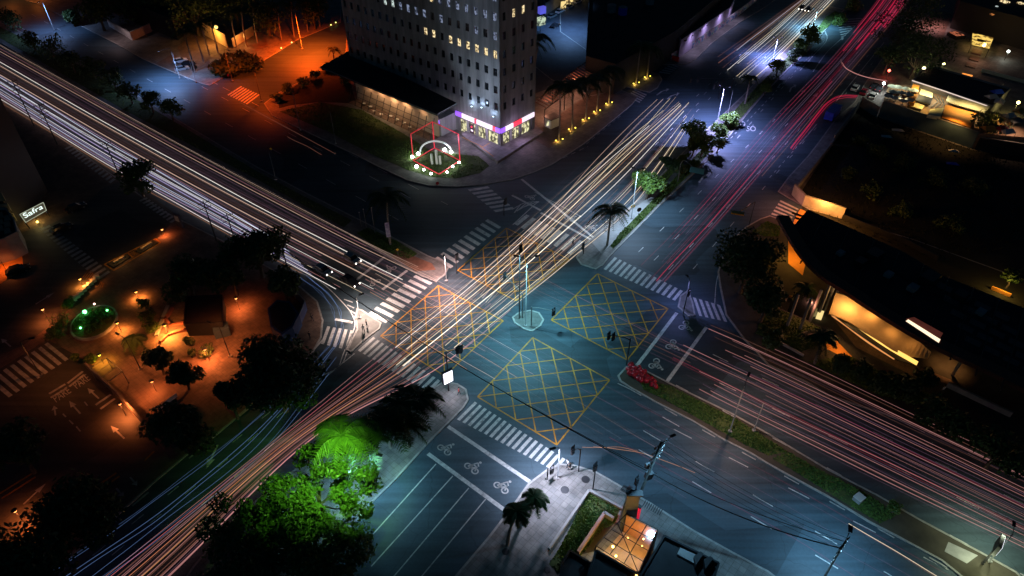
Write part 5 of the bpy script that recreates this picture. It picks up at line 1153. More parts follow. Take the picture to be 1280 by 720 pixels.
# lit interior under the eave: back wall, ceiling light strip and balcony bands
wallin = crom([P(*p, 0) for p in [(1046, 400), (1075, 398), (1110, 418), (1160, 448), (1215, 474)]], 6)
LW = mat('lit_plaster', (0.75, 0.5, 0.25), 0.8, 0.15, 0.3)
up_ = crom([P(*p, 5) for p in [(1045, 366), (1066, 374), (1105, 400), (1140, 420), (1164, 440)]], 6)
lo_ = crom([P(*p, 3.2) for p in [(1036, 392), (1060, 402), (1095, 424), (1125, 442), (1160, 448)]], 6)
def ribbon(name, A, B, m, th=0.15):
    n = len(A); b = MB(); off = Vector((0, 0, -th))
    vs = [p for p in A]+[p for p in B]+[p+off for p in A]+[p+off for p in B]
    fs = []
    for i in range(n-1):
        fs += [(i, i+1, n+i+1, n+i), (2*n+i, 3*n+i, 3*n+i+1, 2*n+i+1), (i, 2*n+i, 2*n+i+1, i+1), (n+i, n+i+1, 3*n+i+1, 3*n+i)]
    fs += [(0, n, 3*n, 2*n), (n-1, 3*n-1, 4*n-1, 2*n-1)]
    return b.add(vs, fs).build(name, m, rs)
ribbon('balcony_wall', up_, lo_, LW)
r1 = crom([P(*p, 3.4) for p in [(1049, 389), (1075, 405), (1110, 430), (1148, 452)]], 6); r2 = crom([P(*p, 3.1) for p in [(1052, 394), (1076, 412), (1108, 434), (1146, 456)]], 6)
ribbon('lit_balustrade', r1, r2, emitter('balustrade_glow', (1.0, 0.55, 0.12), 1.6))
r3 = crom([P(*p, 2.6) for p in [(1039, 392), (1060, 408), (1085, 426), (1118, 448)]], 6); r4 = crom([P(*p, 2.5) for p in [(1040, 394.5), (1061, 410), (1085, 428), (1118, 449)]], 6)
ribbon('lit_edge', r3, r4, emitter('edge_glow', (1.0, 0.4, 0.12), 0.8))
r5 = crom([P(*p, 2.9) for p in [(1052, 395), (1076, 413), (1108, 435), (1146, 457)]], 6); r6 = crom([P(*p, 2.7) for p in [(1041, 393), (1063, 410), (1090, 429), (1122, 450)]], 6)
ribbon('dark_gap_band', r5, r6, M_DARK)  # dark strip standing in for the shaded gap between the bright bands
sheet('forecourt', [(1030, 385), (1044, 372), (1060, 400), (1120, 448), (1200, 480), (1192, 478+4), (1140, 470), (1070, 435)], M_PAVE2, Z1)
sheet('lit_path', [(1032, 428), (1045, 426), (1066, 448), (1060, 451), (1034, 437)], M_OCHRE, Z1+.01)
lamp(P(1056, 378, 6)+Vector((0.5, 0, 1.2)), (1.0, 0.6, 0.22), 500, 'POINT', radius=.8)
for x, y, pw in ((1056, 388, 800), (1085, 400, 420), (1110, 420, 220), (1135, 436, 130)): lamp(P(x, y, 4.6)+Vector((.8, .8, 1.4)), (1.0, 0.5, 0.14), pw*.65, 'SPOT', 140, .9, radius=1.0)
lamp(P(1045, 440)+Vector((0, 0, 4)), (1.0, 0.4, 0.08), 500, 'SPOT', 90, .6, radius=.3); lamp(P(1185, 460)+Vector((0, 0, 3)), (1.0, 0.4, 0.1), 600, 'SPOT', 120, .6, radius=.3)
lamp(P(1005, 400)+Vector((0, 0, 4)), (1.0, 0.35, 0.2), 500, 'POINT', radius=.3); lamp(P(985, 325)+Vector((0, 0, 4)), (1.0, 0.45, 0.06), 900, 'POINT', radius=.3)
# roof slot with lit strip
SR = mat('red_slot', (0.5, 0.12, 0.08), 0.7, 0.2, 0.5, emit=0.12)
MB().prism([P(1132, 400, RZ), P(1142, 388+10, RZ), P(1178, 418, RZ), P(1172, 428, RZ), P(1150, 416, RZ)], RZ+.01, RZ+.3).build('skylight', SR, rs)
MB().prism([P(1131, 404, RZ), P(1134, 402, RZ), P(1174, 427, RZ), P(1172, 431, RZ)], RZ+.3, RZ+.5).build('light_strip', emitter('strip_white', (1.0, 0.75, 0.5), 1.6), rs)
# columns and glass bays at the left end
for i, (x, y) in enumerate([(984, 408), (1000, 412), (1012, 402), (1022, 396), (1030, 390), (1044, 372), (1190, 470)]):
    q = P(x, y); MB().box((q.x, q.y, RZ/2-.2), (.4, .4, RZ-.4), .6).build('column', M_CONC, rs)
for (p, q_) in (((984, 390), (1012, 402)), ((1014, 400), (1030, 390))):
    a, b2 = P(*p), P(*q_); MB().add([a, b2, b2+Vector((0, 0, 5)), a+Vector((0, 0, 5))], [(0, 1, 2, 3)]).build('glazing', M_PGLASS, rs)
MB().prism([P(1023, 388, 1), P(1030, 390, 1), P(1028, 396, 1), P(1021, 394, 1)], .15, 1.2).build('reception_desk', emitter('desk_glow', (1.0, 0.75, 0.3), 1.0), rs)
for (p, q_) in (((990, 282), (1012, 292)), ((994, 272), (1020, 282)), ((990, 262+4), (1024, 277))): MB().tube([P(*p, 5), P(*q_, 5)], .25, 4).build('trellis_beam', M_DARK, rs)
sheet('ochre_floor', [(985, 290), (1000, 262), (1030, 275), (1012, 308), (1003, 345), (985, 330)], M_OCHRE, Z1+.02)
wall([(1182, 484), (1262, 522)], 1.0, M_CONC, 'pale handrail wall below the right building', cap=True)
wall([(960, 422), (1004, 446)], .5, M_CONC, 'low kerb wall around the lawn at the right corner', cap=False)
wall([(986, 372), (1005, 378), (1022, 388)], .4, M_OCHRE, 'low edge glowing orange at the right building', cap=False)
wall([(1238, 362), (1262, 372)], .8, M_OCHRE, 'small lit ledge at the far right edge', cap=False); lamp(P(1248, 366)+Vector((0, -1, 2.5)), (1, .6, .12), 500, 'POINT', radius=.3)

# ------------------------------------------------------------------ bottom pavilion, garden and pylon sign
pv = empty('glass_pavilion', (0, 0, 0), 'small pavilion with a gridded glass roof glowing amber at the bottom edge', 'pavilion')
GZ = 4.5
gq = [(745, 682), (783, 642), (822, 662), (798, 716)]
Q = [P(*p, GZ) for p in gq]
MB().add(Q, [(0, 1, 2, 3)]).build('glass_roof', M_GLASS, pv)
for k in range(5):
    t = k/4; MB().tube([Q[0].lerp(Q[1], t), Q[3].lerp(Q[2], t)], .06, 4).build('roof_bar', M_DARK, pv)
    if k < 4: t = k/3; MB().tube([Q[0].lerp(Q[3], t), Q[1].lerp(Q[2], t)], .065, 4).build('roof_bar', M_DARK, pv)
MB().tube([Q[1].lerp(Q[0], .3), Q[3]], .06, 4).build('roof_bar', M_DARK, pv)
fl = [Vector((p.x, p.y, .2)) for p in Q]
MB().prism(fl, .14, .22).build('floor', mat('amber_floor', (0.5, 0.33, 0.22), .7, .3, .6), pv)
for i in range(4):
    a, b2 = fl[i], fl[(i+1) % 4]; MB().tube([a, a+Vector((0, 0, GZ-.3))], .12, 6).build('post', M_DARK, pv)
    if i in (0, 3):
        continue
    m_ = MB(); d = b2-a; m_.box((a+b2)/2+Vector((0, 0, 2.1)), (d.length, .15, 4.0), math.atan2(d.y, d.x)); m_.build('wall', mat('amber_wall', (0.45, 0.2, 0.12), .8, .2, .5), pv)
for u, v, z, c_, pw, rr in [(.25, .25, 3.7, (1, .72, .2), 200, .17), (.12, .42, 3.6, (1, .6, .15), 110, .16), (.6, .4, 3.6, (1, .55, .15), 60, .1), (.75, .75, 3.6, (1, .55, .12), 80, .12), (.6, .8, 3.6, (1, .6, .1), 60, .1), (-.02, .98, 3.9, (1, .5, .12), 100, .16), (.0, .85, 3.8, (1, .35, .1), 60, .13)]:
    p = Q[0]*(1-u)*(1-v)+Q[1]*u*(1-v)+Q[2]*u*v+Q[3]*(1-u)*v; p.z = z
    MB().ball(p, rr, 10).build('light_bulb', emitter('bulb_%.2f' % c_[1], c_, 9), pv, True); lamp(p+Vector((0, 0, -.45)), c_, pw*1.5, 'POINT', radius=.2)
r, _p = simple_building('low_annex', [(728, 742), (745, 690), (800, 722), (830, 672), (898, 706), (880, 760)], 3.6, 'black low roof wrapped around the glass pavilion at the bottom edge', 'building', wall=M_ROOF)
MB().prism([P(850, 686, 3.6), P(872, 696, 3.6), P(868, 706, 3.6), P(846, 694, 3.6)], 3.6, 3.9).build('roof_hatch', M_CONC, r)
for i in (0, 1): MB().prism([P(866+i*12, 700+i*4, 3.6), P(874+i*12, 694+i*6, 3.6), P(878+i*12, 697+i*6, 3.6), P(868+i*12, 712+i*4, 3.6)], 3.6, 4.6).build('roof_vent', M_DARK, r)
wall([(736, 615), (686, 688)], .5, M_CONC, 'pale kerb wall on the left of the corner garden', th=.35, cap=False)
wall([(736, 615), (784, 641)], .5, M_CONC, 'pale kerb wall on the street side of the corner garden', th=.35, cap=False)
wall([(755, 645), (722, 694)], .9, mat('rosy_wall', (.4, .28, .26), .8, .2, .5), 'rosy planter wall beside the pavilion', th=.4, cap=False)
wall([(755, 645), (766, 652)], .9, M_CONC, 'short planter wall meeting the rosy one', th=.4, cap=False)
sheet('dark_bed', [(757, 650), (767, 655), (742, 690), (726, 694)], M_SOIL, Z1+.03)
r, _p = simple_building('utility_hut', [(702, 706), (712, 690), (738, 706), (730, 730), (700, 722)], 1.8, 'square dark hut beside the garden at the bottom edge', 'hut', wall=M_ROOF)
q = P(783, 658); hh = zfor((783, 662), 622)
py = empty('pylon_sign', (q.x, q.y, .13), 'tall tapering dark grey pylon sign beside a glowing red panel', 'pylon sign')
MB().add([(-1.1, -.4, 0), (1.1, -.4, 0), (1.1, .4, 0), (-1.1, .4, 0), (-.7, -.25, hh), (.9, -.25, hh), (.9, .25, hh), (-.7, .25, hh)], [(0, 1, 5, 4), (1, 2, 6, 5), (2, 3, 7, 6), (3, 0, 4, 7), (4, 5, 6, 7)]).build('shaft', mat('grey_cladding', (.13, .13, .15), .5, .2, .5), py)
MB().box((.2, 0, hh+.1), (2.2, .9, .2)).build('cap', M_DARK, py)
q = P(790, 648); t = empty('red_totem', (q.x, q.y, .13), 'glowing red panel with a white bar behind the grey pylon', 'sign', rz=.9)
MB().box((0, 0, 1.7), (.35, 1.9, 3.4)).build('panel', mat('red_light_box', (.7, .02, .05), .5, .1, 1, emit=.7), t); MB().box((-.2, 0, 2.2), (.06, .3, 1.8)).build('light_bar', emitter('bar_pink', (1, .6, .6), 3), t); MB().box((0, 0, 3.5), (.5, 2.0, .15)).build('cap', M_DARK, t)
lamp((q.x-.6, q.y, 3.2), (1, .15, .1), 120, 'POINT', radius=.3)
# manhole covers and gratings on the corner pavement
for (x, y, rr, m, lb) in [(706, 613, 1.0, M_DARK, 'round dark manhole cover on the bright corner pavement'), (732, 600, 1.0, M_DARK, 'round cover in the stained patch by the kerb'), (684, 713, .7, M_DARK, 'round dark cover near the bottom edge'), (632, 690, .8, M_DARK, 'dark cover under the slender palm')]:
    q = P(x, y); tag(MB().tube([(q.x, q.y, .12), (q.x, q.y, .16)], rr*.62, 20).build('manhole_cover', m), lb, 'manhole cover')
for (p, q_, lb) in [((805, 630), (826, 641), 'long slotted drain grating beside the roadside kerb'), ((778, 610), (788, 616), 'short drain grating near the post cluster')]:
    a, b2 = P(*p), P(*q_); d = b2-a; o = MB()
    for k in range(9):
        c = a.lerp(b2, k/8); o.box((c.x, c.y, .15), (.12, 1.1, .05), math.atan2(d.y, d.x))
    tag(o.build('drain_grating', M_DARK), lb, 'drain grating')

# ------------------------------------------------------------------ left: dark tower, lit sign, plaza furniture
lt = empty('dark_tower', (0, 0, 0), 'huge unlit dark building filling the left edge beside the lit bank sign', 'building')
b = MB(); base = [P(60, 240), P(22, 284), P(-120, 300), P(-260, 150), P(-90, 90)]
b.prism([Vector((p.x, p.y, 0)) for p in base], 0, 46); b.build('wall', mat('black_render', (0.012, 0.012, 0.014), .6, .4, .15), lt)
for k in range(5):
    for j in range(3):
        a = Vector((base[1].x, base[1].y, 0)).lerp(Vector((base[2].x, base[2].y, 0)), .03+j*.07); d = (base[2]-base[1]).normalized(); c = a+Vector((d.y, -d.x, 0))*.06 if True else a
        MB().box((c.x, c.y, 2.5+k*2.6), (2.4, .2, 1.9), math.atan2(d.y, d.x)).build('window', mat('sandy_panel', (.3, .27, .2), .5, .3, .5), lt)
r, _p = simple_building('panelled_block', [(-60, 262), (8, 262), (18, 276), (22, 292), (6, 300), (-60, 320)], 5, 'low block with pale square roof panels at the left edge', 'building')
for j in range(3):
    for i in range(2): MB().prism([P(-4+i*9, 268+j*8+i*3, 5), P(3+i*9, 266+j*8+i*3, 5), P(5+i*9, 272+j*8+i*3, 5), P(-3+i*9, 274+j*8+i*3, 5)], 5.0, 5.2).build('roof_panel', mat('sandy_panel', (.3, .27, .2), .5, .3, .5), r)
sg = empty('bank_sign', (0, 0, 0), 'backlit bank name sign with white letters on a sloping board', 'sign')
SZ = 4.0
S = [P(32, 278, 1.8), P(58, 263, 1.8), P(54, 253, SZ), P(25, 268, SZ)]
up3 = Vector((0, 0, 0)); nrm = (S[1]-S[0]).cross(S[3]-S[0]).normalized()
if nrm.y > 0: nrm = -nrm
brd = MB(); k = nrm*-.25; brd.add(S+[p+k for p in S], [(0, 1, 2, 3), (7, 6, 5, 4), (0, 4, 5, 1), (1, 5, 6, 2), (2, 6, 7, 3), (3, 7, 4, 0)]); brd.build('board', mat('olive_board', (.3, .27, .18), .6, .25, .8, emit=.12), sg)
b = MB()
for i in range(4): b.tube([S[i], S[(i+1) % 4]], .07, 4)
b.build('border', emitter('sign_border', (.9, 1.0, .75), .45), sg)
for i in (0, 1): MB().tube([(S[i].x, S[i].y+.2, .1), S[i]+k], .12, 6).build('post', M_DARK, sg)
def bl(u, v): return (S[0]*(1-u)+S[1]*u)*(1-v)+(S[3]*(1-u)+S[2]*u)*v+nrm*.12
txt = textmesh('Safra', emitter('sign_letters', (.85, 1.0, .95), 1.6), 'lettering', [bl(.07, .42), bl(.9, .42), bl(.9, .95), bl(.07, .95)]); txt.parent = sg
lamp(P(46, 278)+Vector((0, 0, 1.5)), (1.0, .7, .2), 160, 'POINT', radius=.2); lamp(P(30, 262, 4.5)+Vector((-.5, -1.5, 0)), (1.0, .3, .2), 260, 'SPOT', 70, .8, .2, target=P(26, 232, 12))
q = P(48, 280); r = empty('ground_spotlight', (q.x, q.y, .14), 'yellow ground light at the foot of the bank sign', 'spotlight'); MB().tube([(0, 0, 0), (0, 0, .3)], .15, 6).build('housing', M_DARK, r); MB().ball((0, 0, .42), .26, 8).build('lens', emitter('yellow_dot2', (1, .75, .15), 5), r)
# forecourt orange at left edge
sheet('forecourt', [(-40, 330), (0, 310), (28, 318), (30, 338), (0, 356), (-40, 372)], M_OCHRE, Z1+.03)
# oval flower bed
fb = empty('flower_bed', P(119, 405)+Vector((0, 0, .13)), 'oval raised flower bed with green lamps in the left plaza', 'flower bed')
c0 = P(119, 405); rx, ry = (P(147, 405)-P(91, 405)).length/2, (P(119, 387)-P(119, 427)).length/2
el = [(rx*math.cos(t)*.97, ry*math.sin(t)) for t in [2*PI*k/32 for k in range(32)]]
el = [(x*math.cos(.35)-y*math.sin(.35)*.9, x*math.sin(.35)*.9+y*math.cos(.35)) for x, y in el]
MB().prism(el, 0, .5).build('rim', M_CONC, fb); MB().prism([(x*.92, y*.92) for x, y in el], .3, .54).build('soil', M_GRASS, fb)
for i in range(26):
    a = i*2.4; rr = .85*math.sqrt(i/26); ln = [(Vector((rr*rx*.8*math.cos(a), rr*ry*.8*math.sin(a), .85)), .55+.3*random.random(), .7)]
    leaf_cloud('plant', ln, 60, .22, M_LEAF2, fb, i)
for i, (x, y, s, pw) in enumerate([(109, 396, .36, 70), (137, 394, .18, 18), (104, 416, .18, 22), (121, 386, .16, 30)]):
    q = P(x, y); r = empty('garden_spotlight', (q.x, q.y, .66), ['brightest green garden light in the flower bed', 'small green garden light at the right of the flower bed', 'small green garden light at the lower rim of the bed', 'tiny pale light at the far rim of the flower bed'][i], 'spotlight', 'green garden lights')
    MB().tube([(0, 0, 0), (0, 0, .35)], .1, 6).build('post', M_DARK, r); MB().ball((0, 0, .55), s, 10).build('lens', emitter('green_lens' if i < 3 else 'pink_lens', (.15, 1.0, .3) if i < 3 else (1, .6, .5), 9), r)
    if i < 3: lamp((q.x, q.y, 2.2), (.1, 1.0, .2), pw, 'POINT', radius=.2)
# striped bollards
for i in range(8):
    x, y = 93+i*4.1, 377-i*4.0; q = P(x, y)
    r = tag(MB().box((q.x, q.y, .45), (1.1, .6, .7), .7).build('planter_block', M_WHITE if i % 1 == 0 else M_DARK), '', 'block', 'pale blocks in a curved line')
    r['label'] = 'pale block number %s in the line above the flower bed' % 'one two three four five six seven eight'.split()[i]
    r['label'] = ['pale block at the bush end of the line above the flower bed', 'pale block second from the clipped bush', 'pale block third from the clipped bush', 'pale block fourth from the clipped bush', 'pale block fourth from the yellow hatching', 'pale block third from the yellow hatching', 'pale block second from the yellow hatching', 'pale block next to the yellow hatching'][i]
# islands in the yellow bordered bays
for i, pl in enumerate([[(135, 331), (158, 319), (163, 323), (143, 336)], [(170, 315), (192, 301), (198, 305), (176, 318)]]):
    r = empty('planted_strip', (0, 0, 0), ['dark planted strip in the nearer yellow bordered bay', 'dark planted strip in the farther yellow bordered bay'][i], 'planting strip'); MB().prism(px(pl), .1, .35).build('bed', M_SOIL, r)
    a, b2 = P(*pl[0]).lerp(P(*pl[3]), .5), P(*pl[1]).lerp(P(*pl[2]), .5); d = b2-a; c = (a+b2)/2; MB().box((c.x, c.y, .55), (d.length*.6, .5, .35), math.atan2(d.y, d.x)).build('bench_top', mat('pale_bench', (.5, .35, .2), .7, .2, 1), r)
    lamp((c.x, c.y, 2.2), (1, .5, .15), 70, 'POINT', radius=.2)
# kiosk roof and court furniture
r, _p = simple_building('kiosk', [(234, 373), (278, 371), (278, 405), (231, 407)], 2.7, 'square dark flat-roofed kiosk in the orange court', 'kiosk', wall=M_ROOF, m=mat('brown_roof', (.05, .035, .03), .9, .3, .4))
for pl, lb in (([(216, 388), (208, 400), (214, 408), (232, 405), (236, 414), (252, 410)], 'zig-zag reddish bench wall around the sunken seats'), ([(202, 428), (210, 420), (232, 414), (243, 410)], 'low reddish rail wall in front of the bright court')):
    wall(pl, .5, mat('red_bench', (.3, .1, .07), .8, .2, 1), lb, name='bench_wall', th=.5, cap=False, cat='bench')
wall([(197, 420), (204, 400), (210, 385)], .4, M_CONC, 'pale sloping kerb at the left of the orange court', th=.6, cap=False)
wall([(198, 514), (222, 496)], .8, M_WHITE, 'thin white rail at the corner of the triangular court', th=.15, cap=False)
wall([(111, 461), (150, 497), (188, 540)], 1.3, mat('dim_rail', (.2, .17, .15), .7, .2, 1), 'long straight rail wall beside the lane arrows', th=.3, cap=False)
q = P(279, 418); tag(MB().box((q.x, q.y, 1.0), (2.6, 2.0, 1.9), .4).build('storage_box', mat('bluish_box', (.06, .1, .14), .6, .2, 1)), 'bluish square cabinet at the right of the orange court', 'cabinet')
def bush_planter(x, y, lb, rr=.8):
    q = P(x, y); r = empty('potted_plant', (q.x, q.y, .13), lb, 'potted plant'); MB().tube([(0, 0, 0), (0, 0, .5)], .35, 10, .45).build('pot', M_DARK, r); leaf_cloud('foliage', [(Vector((0, 0, 1.0)), rr, .9)], 140, .22, M_LEAF, r, int(x))
for x, y, lb, rr in ((235, 430, 'left dark potted plant on the bright court', .6), (241, 432, 'right dark potted plant on the bright court', .7), (242, 446, 'dark potted plant lower on the court', .7), (258, 446, 'wide dark plant at the lower end of the court', 1.2), (262, 440, 'dark plant leaning over the wide one', 1.0)): bush_planter(x, y, lb, rr)
gs = empty('glass_shelter', (0, 0, 0), 'steel framed glass shelter with plants below the flower bed plaza', 'shelter')
SH = [P(112, 461, 3), P(133, 447, 3), P(153, 464, 3), P(134, 478, 3)]
for i in range(4):
    MB().tube([SH[i], SH[(i+1) % 4]], .08, 5).build('roof_beam', M_GALV, gs); MB().tube([(SH[i].x, SH[i].y, .1), SH[i]], .07, 5).build('post', M_GALV, gs)
for t in (.33, .66): MB().tube([SH[0].lerp(SH[3], t), SH[1].lerp(SH[2], t)], .05, 5).build('roof_beam', M_GALV, gs)
MB().add(SH, [(0, 1, 2, 3)]).build('glass_roof', M_GLASS, gs)
# dark totem and octagonal hut at the kerb bend
q = P(226, 284); t = empty('totem_sign', (q.x, q.y, .13), 'dark advertising totem with pale lettering panel on the kerb', 'totem sign', rz=-.5)
hh = zfor((226, 284), 268); MB().box((0, 0, hh/2), (1.8, .4, hh)).build('board', mat('navy_board', (.04, .04, .08), .5, .1, 1), t); MB().box((0, -.22, hh*.66), (1.2, .05, hh*.4)).build('panel', mat('pale_panel', (.5, .5, .6), .5, .3, 2), t)
r = empty('subway_entrance', (0, 0, 0), 'dark angular hut with bluish glass sides by the kerb bend', 'hut')
oc = [P(*p, 3.0) for p in [(334, 385), (346, 374), (362, 376), (374, 392), (366, 408), (352, 418), (338, 408)]]
MB().prism(oc, .1, 2.9).build('wall', mat('bluish_glazing', (.05, .09, .2), .25, .2, .5), r); MB().prism([sum(oc, Vector())/7+(p-sum(oc, Vector())/7)*.85 for p in oc], 2.9, 3.0).build('roof', M_ROOF, r)
wall([(340, 351), (362, 364), (384, 388), (375, 410), (352, 432)], 2.2, mat('blue_fence_panel', (.07, .1, .22), .4, .2, .5), 'bluish glass fence curving along the kerb bend', name='glass_fence', th=.12)

# ------------------------------------------------------------------ signals, signs, advertising panels
def signal(base, top, arm, label, heads=1, m=M_DARK):
    h = zfor(base, top[1]); q = P(*base); e = P(arm[0], arm[1], h)-q
    r = empty('traffic_light', (q.x, q.y, .13), label, 'traffic light')
    MB().tube([(0, 0, -.05), (0, 0, h)], .1, 7).build('pole', m, r)
    e.z = h+.1
    if e.xy.length > .8: MB().tube([(0, 0, h-.3), Vector((e.x*.3, e.y*.3, h+.1)), e], .07, 6).build('arm', m, r)
    for k in range(heads):
        c = Vector((e.x, e.y, h-.2))-Vector((e.x, e.y, 0))*(.22*k)
        hb = MB().box(c, (.45, .4, 1.25), .8).build('signal_head', M_DARK, r)
        MB().box(c+Vector((0, .22, 0)), (.85, .05, 1.6), .8).build('backplate', M_DARK, hb)
        for j in (-.38, 0, .38): MB().tube([c+Vector((-.12, -.2, j)), c+Vector((-.2, -.42, j))], .13, 8).build('visor', M_DARK, hb)
    return r
signal((783, 456), (779, 424), (761, 420), 'traffic light reaching over the lower tip of the right box marking', 2)
signal((560, 470), (559, 441), (576, 437), 'traffic light on an arm over the left box marking', 2)
signal((664, 408), (665, 384), (692, 390), 'traffic light arm on the right of the small central island', 1, M_GALV)
signal((649, 399), (651, 310), (651, 311), 'very tall thin dark mast on the central island', 1)
signal((653, 398), (652, 368), (631, 345), 'traffic light with long arm reaching left from the central island', 1, M_GALV)
signal((571, 342), (571, 322), (571, 321), 'traffic light standing over the upper zebra crossing', 2)
signal((898, 124), (899, 98), (864, 100), 'traffic light on a long arm across the far carriageway', 2)
signal((912, 120), (912, 96), (893, 108), 'second far traffic light beside the median lamp', 2)
signal((854, 392), (857, 368), (861, 366), 'low traffic light on the small right island', 1)
signal((630, 270), (632, 252), (632, 252), 'slim signal post in the upper slip crossing', 1)
signal((723, 590), (726, 562), (716, 563), 'dark post with a short arm at the lower right corner', 1)
signal((741, 612), (744, 584), (744, 584), 'thin dark post behind the stained pavement patch', 1)
signal((794, 616), (796, 601), (796, 601), 'short post by the drain grating near the thick pole', 1)
signal((684, 600), (684, 586), (690, 587), 'low signal at the end of the lower right zebra', 1)
signal((729, 318), (729, 308), (729, 308), 'low pedestrian signal at the nose of the planted median', 1)
def panel(base, top, w_, h_, rz, label, lit, rim=M_DARK, name='advertising_panel'):
    h = zfor(base, top[1]); q = P(*base); r = empty(name, (q.x, q.y, .13), label, 'advertising panel', rz=rz)
    MB().tube([(0, 0, 0), (0, 0, h-h_)], .14, 8).build('post', M_DARK, r); MB().box((0, 0, h-h_/2), (w_+.3, .45, h_+.3)).build('casing', rim, r)
    MB().box((0, -.25, h-h_/2), (w_, .06, h_)).build('screen', lit, r); return q, h
SCRN = emitter('screen_white', (.85, .88, 1.0), 2.4)
q, h = panel((561, 489), (561, 465), 1.6, 2.4, math.radians(35), 'white glowing advertising screen at the tip of the lower island', SCRN)
lamp(q+Vector((.8, -1.4, 3)), (.85, .8, 1.0), 420, 'POINT', radius=.5)
q, h = panel((1227, 706), (1240, 678), 1.9, 1.7, math.radians(50), 'white glowing advertising screen on the lower right median', SCRN)
lamp(q+Vector((-1.0, -1.2, 2.4)), (.85, 1.0, .6), 420, 'POINT', radius=.5)
street_lamp((1236, 702), (1252, 668), 'pale tilted-looking lamp pole behind the lower right advertising screen', heads=((1.0, 60),), color=(.85, 1, .7), power=2500)
q = P(487, 306); r = empty('banner', (q.x, q.y, .13), 'white and purple banner strapped to the dark palm trunk', 'banner', rz=.3)
MB().box((0, -.45, 4.0), (.9, .08, 3.6)).build('cloth', mat('banner_cloth', (.2, .12, .4), .7, 0, 1.6, color2=(.85, .85, .95)), r); MB().tube([(-.5, -.45, 5.9), (.5, -.45, 5.9)], .04, 5).build('rod', M_DARK, r)
for i, (x, y, ty) in enumerate([(469, 292, 260), (458, 285, 262), (452, 284, 266)]):
    hh = zfor((x, y), ty); r = empty('flagpole', P(x, y), ['bluish white flagpole nearest the dark palm', 'middle thin flagpole by the dark palm', 'thinnest flagpole left of the others'][i], 'flagpole'); MB().tube([(0, 0, 0), (0, 0, hh)], .09, 6, .05).build('pole', M_GALV, r); MB().ball((0, 0, hh+.1), .13, 6).build('finial', M_WHITE, r)
# overhead sign gantry on the planted median and yellow warning signs
q = P(847, 228); hh = 6.0; r = empty('overhead_sign', (q.x, q.y, .13), 'curved-post overhead sign over the right carriageway by the median trees', 'road sign')
e = P(868, 211, hh)-q; MB().tube(crom([(0, 0, 0), (0, 0, hh*.8), (e.x*.2, e.y*.2, hh+.2), (e.x*.6, e.y*.6, hh+.2), (e.x, e.y, hh)], 4), .09, 6).build('post', M_GALV, r)
MB().box((e.x*1.2, e.y*1.2, hh-.1), (3.2, .15, 1.4), -.4, ).build('sign_panel', mat('green_sign', (.06, .2, .2), .4, .1, 1), r)
def disc_sign(base, ty, m, lb, shape=4, s=.55):
    hh = zfor(base, ty); r = empty('road_sign', P(*base)+Vector((0, 0, .13)), lb, 'road sign', rz=.3); MB().tube([(0, 0, 0), (0, 0, hh)], .045, 6).build('post', M_GALV, r); MB().tube([(0, -.03, hh-.1), (0, -.09, hh-.1)], s, shape).build('plate', m, r)
YS = mat('yellow_sign', (.8, .5, .03), .5, .05, 1); disc_sign((789, 273), 258, YS, 'yellow diamond warning sign under the twin street lamp'); disc_sign((797, 275), 262, M_DARK, 'dark-backed sign beside the yellow diamond sign', 8)
disc_sign((498, 321), 312, YS, 'small yellow sign on the red soil bed', 4, .35); disc_sign((340, 192), 186, YS, 'small sign by the dark upper carriageway', 4, .35)
disc_sign((547, 232), 231 - 2, M_RED, 'small red round sign below the red cube frame', 12, .4); disc_sign((286, 98), 94, M_RED, 'small reddish sign at the orange corner', 12, .4)
q = P(918, 270, 6); 
hh = 6.0; r = empty('overhead_sign', (P(936, 282).x, P(936, 282).y, .13), 'yellow overhead sign reaching over the right kerb', 'road sign'); e = P(922, 267, hh)-P(936, 282)
MB().tube([(0, 0, 0), (0, 0, hh), (e.x, e.y, hh)], .08, 6).build('post', M_DARK, r); MB().box((e.x, e.y, hh), (2.6, 1.0, .3), -.3).build('sign_panel', mat('amber_panel', (.45, .25, .02), .5, .2, 1), r)
for (x, y, lb) in ((1072, 626, 'small pale square hatch box on the lower right median'),):
    q = P(x, y); r = empty('utility_box', (q.x, q.y, .13), lb, 'utility box'); MB().box((0, 0, .4), (1.2, 1.1, .8), .6).build('cabinet', M_CONC, r); MB().box((0, 0, .83), (1.35, 1.2, .06), .6).build('lid', M_WHITE, r)

# ------------------------------------------------------------------ utility poles and cables
TOPS = {}
def utility(key, base, top, label, thick=.16, arms=3, group='utility poles', lean=None):
    h = zfor(base, top[1]); q = P(*base); r = empty('utility_pole', (q.x, q.y, .13), label, 'utility pole', group)
    MB().tube([(0, 0, -.1), (0, 0, h)], thick, 8, thick*.6).build('pole', M_WOODP, r, True)
    if lean: r.rotation_euler = (lean[1], lean[0], 0)
    for k in range(arms):
        z = h-.5-k*1.15; a = math.radians(-50+90); d = Vector((math.cos(a), math.sin(a), 0))
        ca = MB().tube([d*-1.2+Vector((0, 0, z)), d*1.2+Vector((0, 0, z))], .07, 4).build('crossarm', M_WOODP, r)
        for s in (-1.1, -.6, .6, 1.1): MB().tube([d*s+Vector((0, 0, z+.05)), d*s+Vector((0, 0, z+.35))], .06, 6).build('insulator', M_WHITE if k else M_DARK, ca)
    TOPS[key] = (Vector((q.x+(h*math.sin(lean[0]) if lean else 0), q.y, h)), d)
    return r
utility('a', (43, 158), (12, 100), 'utility pole with many crossarms nearest the dark left tower', arms=4)
utility('b', (72, 181), (52, 130), 'second many-armed utility pole by the upper left road', arms=4)
utility('c', (150, 222), (132, 178), 'utility pole rising beside the round kerb tree', arms=2)
utility('d', (271, 302), (255, 252), 'dark utility pole over the kerb before the large tree', arms=2)
